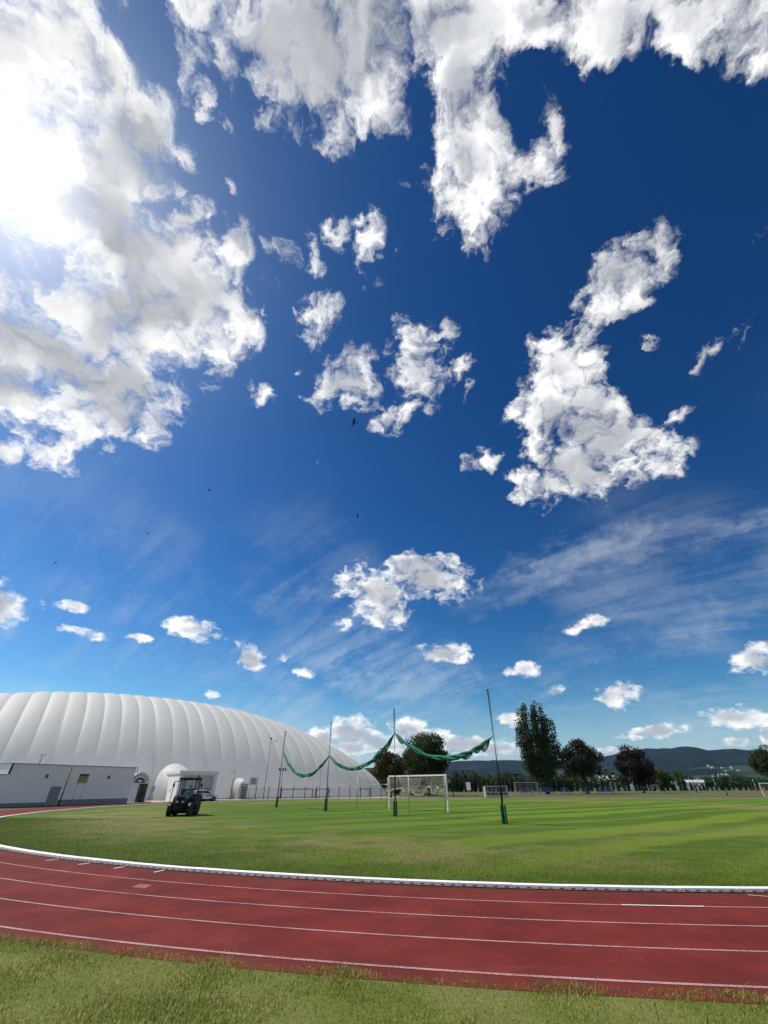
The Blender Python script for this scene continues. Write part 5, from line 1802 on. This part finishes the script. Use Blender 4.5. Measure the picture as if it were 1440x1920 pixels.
# ------------------------------------------------------------------ grass
M['blade'] = leaf_mat('blade', [(0.0, (0.135, 0.185, 0.014)), (1.0, (0.56, 0.51, 0.24)), (0.35, (0.205, 0.255, 0.026)), (0.68, (0.29, 0.31, 0.054)), (0.87, (0.42, 0.38, 0.13))], 0.3, spec=0.15, up=0.75)
M['blade_mown'] = leaf_mat('blade_mown', [(0.0, (0.080, 0.132, 0.010)), (1.0, (0.27, 0.25, 0.09)), (0.5, (0.115, 0.180, 0.016)), (0.85, (0.165, 0.22, 0.034))], 0.25, spec=0.15, up=0.75)


def blades(name, P, h, w, lean, mat, rg, label):
    n = len(P)
    a = rg.random(n) * 2 * math.pi
    side = np.stack([np.cos(a), np.sin(a), np.zeros(n)], 1)
    b = rg.random(n) * 2 * math.pi
    ln = np.stack([np.cos(b), np.sin(b), np.zeros(n)], 1) * (lean * rg.random(n) * h)[:, None]
    base = np.concatenate([P, np.full((n, 1), -0.02)], 1)
    mid = base + ln * 0.35 + np.array([0, 0, 1]) * (h * 0.6)[:, None]
    tip = base + ln + np.array([0, 0, 1]) * h[:, None]
    w = w[:, None]
    v = np.stack([base - side * w, base + side * w, mid + side * w * 0.75, tip, mid - side * w * 0.75], 1).reshape(-1, 3)
    i = np.arange(n)[:, None] * 5
    f = np.concatenate([i + np.array([[0, 1, 2, 4]])], 0)
    tri = i + np.array([[4, 2, 3]])
    me = bpy.data.meshes.new(name)
    nv = len(v)
    me.vertices.add(nv)
    me.vertices.foreach_set('co', v.astype(np.float32).ravel())
    lv = np.concatenate([f, tri], 1).astype(np.int32).ravel()       # quad and triangle of each blade in turn
    me.loops.add(len(lv))
    me.loops.foreach_set('vertex_index', lv)
    me.polygons.add(2 * n)
    ls = np.stack([np.arange(n) * 7, np.arange(n) * 7 + 4], 1).astype(np.int32).ravel()
    me.polygons.foreach_set('loop_start', ls)
    me.polygons.foreach_set('loop_total', np.tile(np.array([4, 3], np.int32), n))
    me.update(calc_edges=True)
    me.materials.append(mat)
    tag(link(name, me), label, 'grass', kind='stuff')


rg = np.random.default_rng(77)
n = 520000
P = np.stack([rg.uniform(-10, 10, n), rg.uniform(4.3, 10.5, n)], 1)
rad = np.hypot(P[:, 0] - CX, P[:, 1] - CY) - RK
edge = 5.07 + 0.16 * (fbm(P[:, 0] * 2.2, P[:, 1] * 2.2, 4, 31) - 0.5) * 2
keep = (rad > edge) & (rad < 9.2) & (rg.random(n) < np.clip(1.25 - 0.10 * (rad - 5), 0.5, 1))
P, rad = P[keep], rad[keep]
tuft = fbm(P[:, 0] * 1.5, P[:, 1] * 1.5, 4, 12)
h = (0.028 + 0.030 * np.clip((tuft - 0.36) * 2.4, 0, 1)) * rg.uniform(0.55, 1.35, len(P))
tall = rg.random(len(P)) < 0.012
h[tall] *= rg.uniform(1.8, 3.4, tall.sum())
blades('verge_grass', P, h, rg.uniform(0.0022, 0.0045, len(P)), 1.1, M['blade'], rg, 'long unmown grass verge in the foreground')
n = 420000
ang = rg.uniform(R(-175), R(-78), n)
d = 0.24 + np.minimum(rg.exponential(2.6, n), 16)
P = np.stack([CX + (RK - d) * np.cos(ang), CY + (RK - d) * np.sin(ang)], 1)
vis = (P[:, 1] > 9) & (P[:, 0] > -0.85 * P[:, 1]) & (P[:, 0] < 0.85 * P[:, 1]) & (P[:, 1] < 34)
P, d = P[vis], d[vis]
h = np.where(d < 0.55, 0.055, 0.03) * rg.uniform(0.6, 1.3, len(P)) + 0.03
blades('infield_grass', P, h, rg.uniform(0.003, 0.006, len(P)), 0.9, M['blade_mown'], rg, 'short mown grass inside the white kerb')

# ------------------------------------------------------------------ haze in the air
m_, t_ = material('haze')
vol = t_.n('ShaderNodeVolumePrincipled')
vol.inputs['Color'].default_value = rgb(0.28, 0.55, 1.0)
vol.inputs['Density'].default_value = 2.8e-5
vol.inputs['Anisotropy'].default_value = 0.2
t_.n('ShaderNodeOutputMaterial', Volume=vol.outputs[0])
hz = MB().bx(-9800, 9800, -700, 10800, -6.0, 420).build('haze', m_)
tag(hz, 'thin blue summer haze in the air', 'haze', kind='stuff')
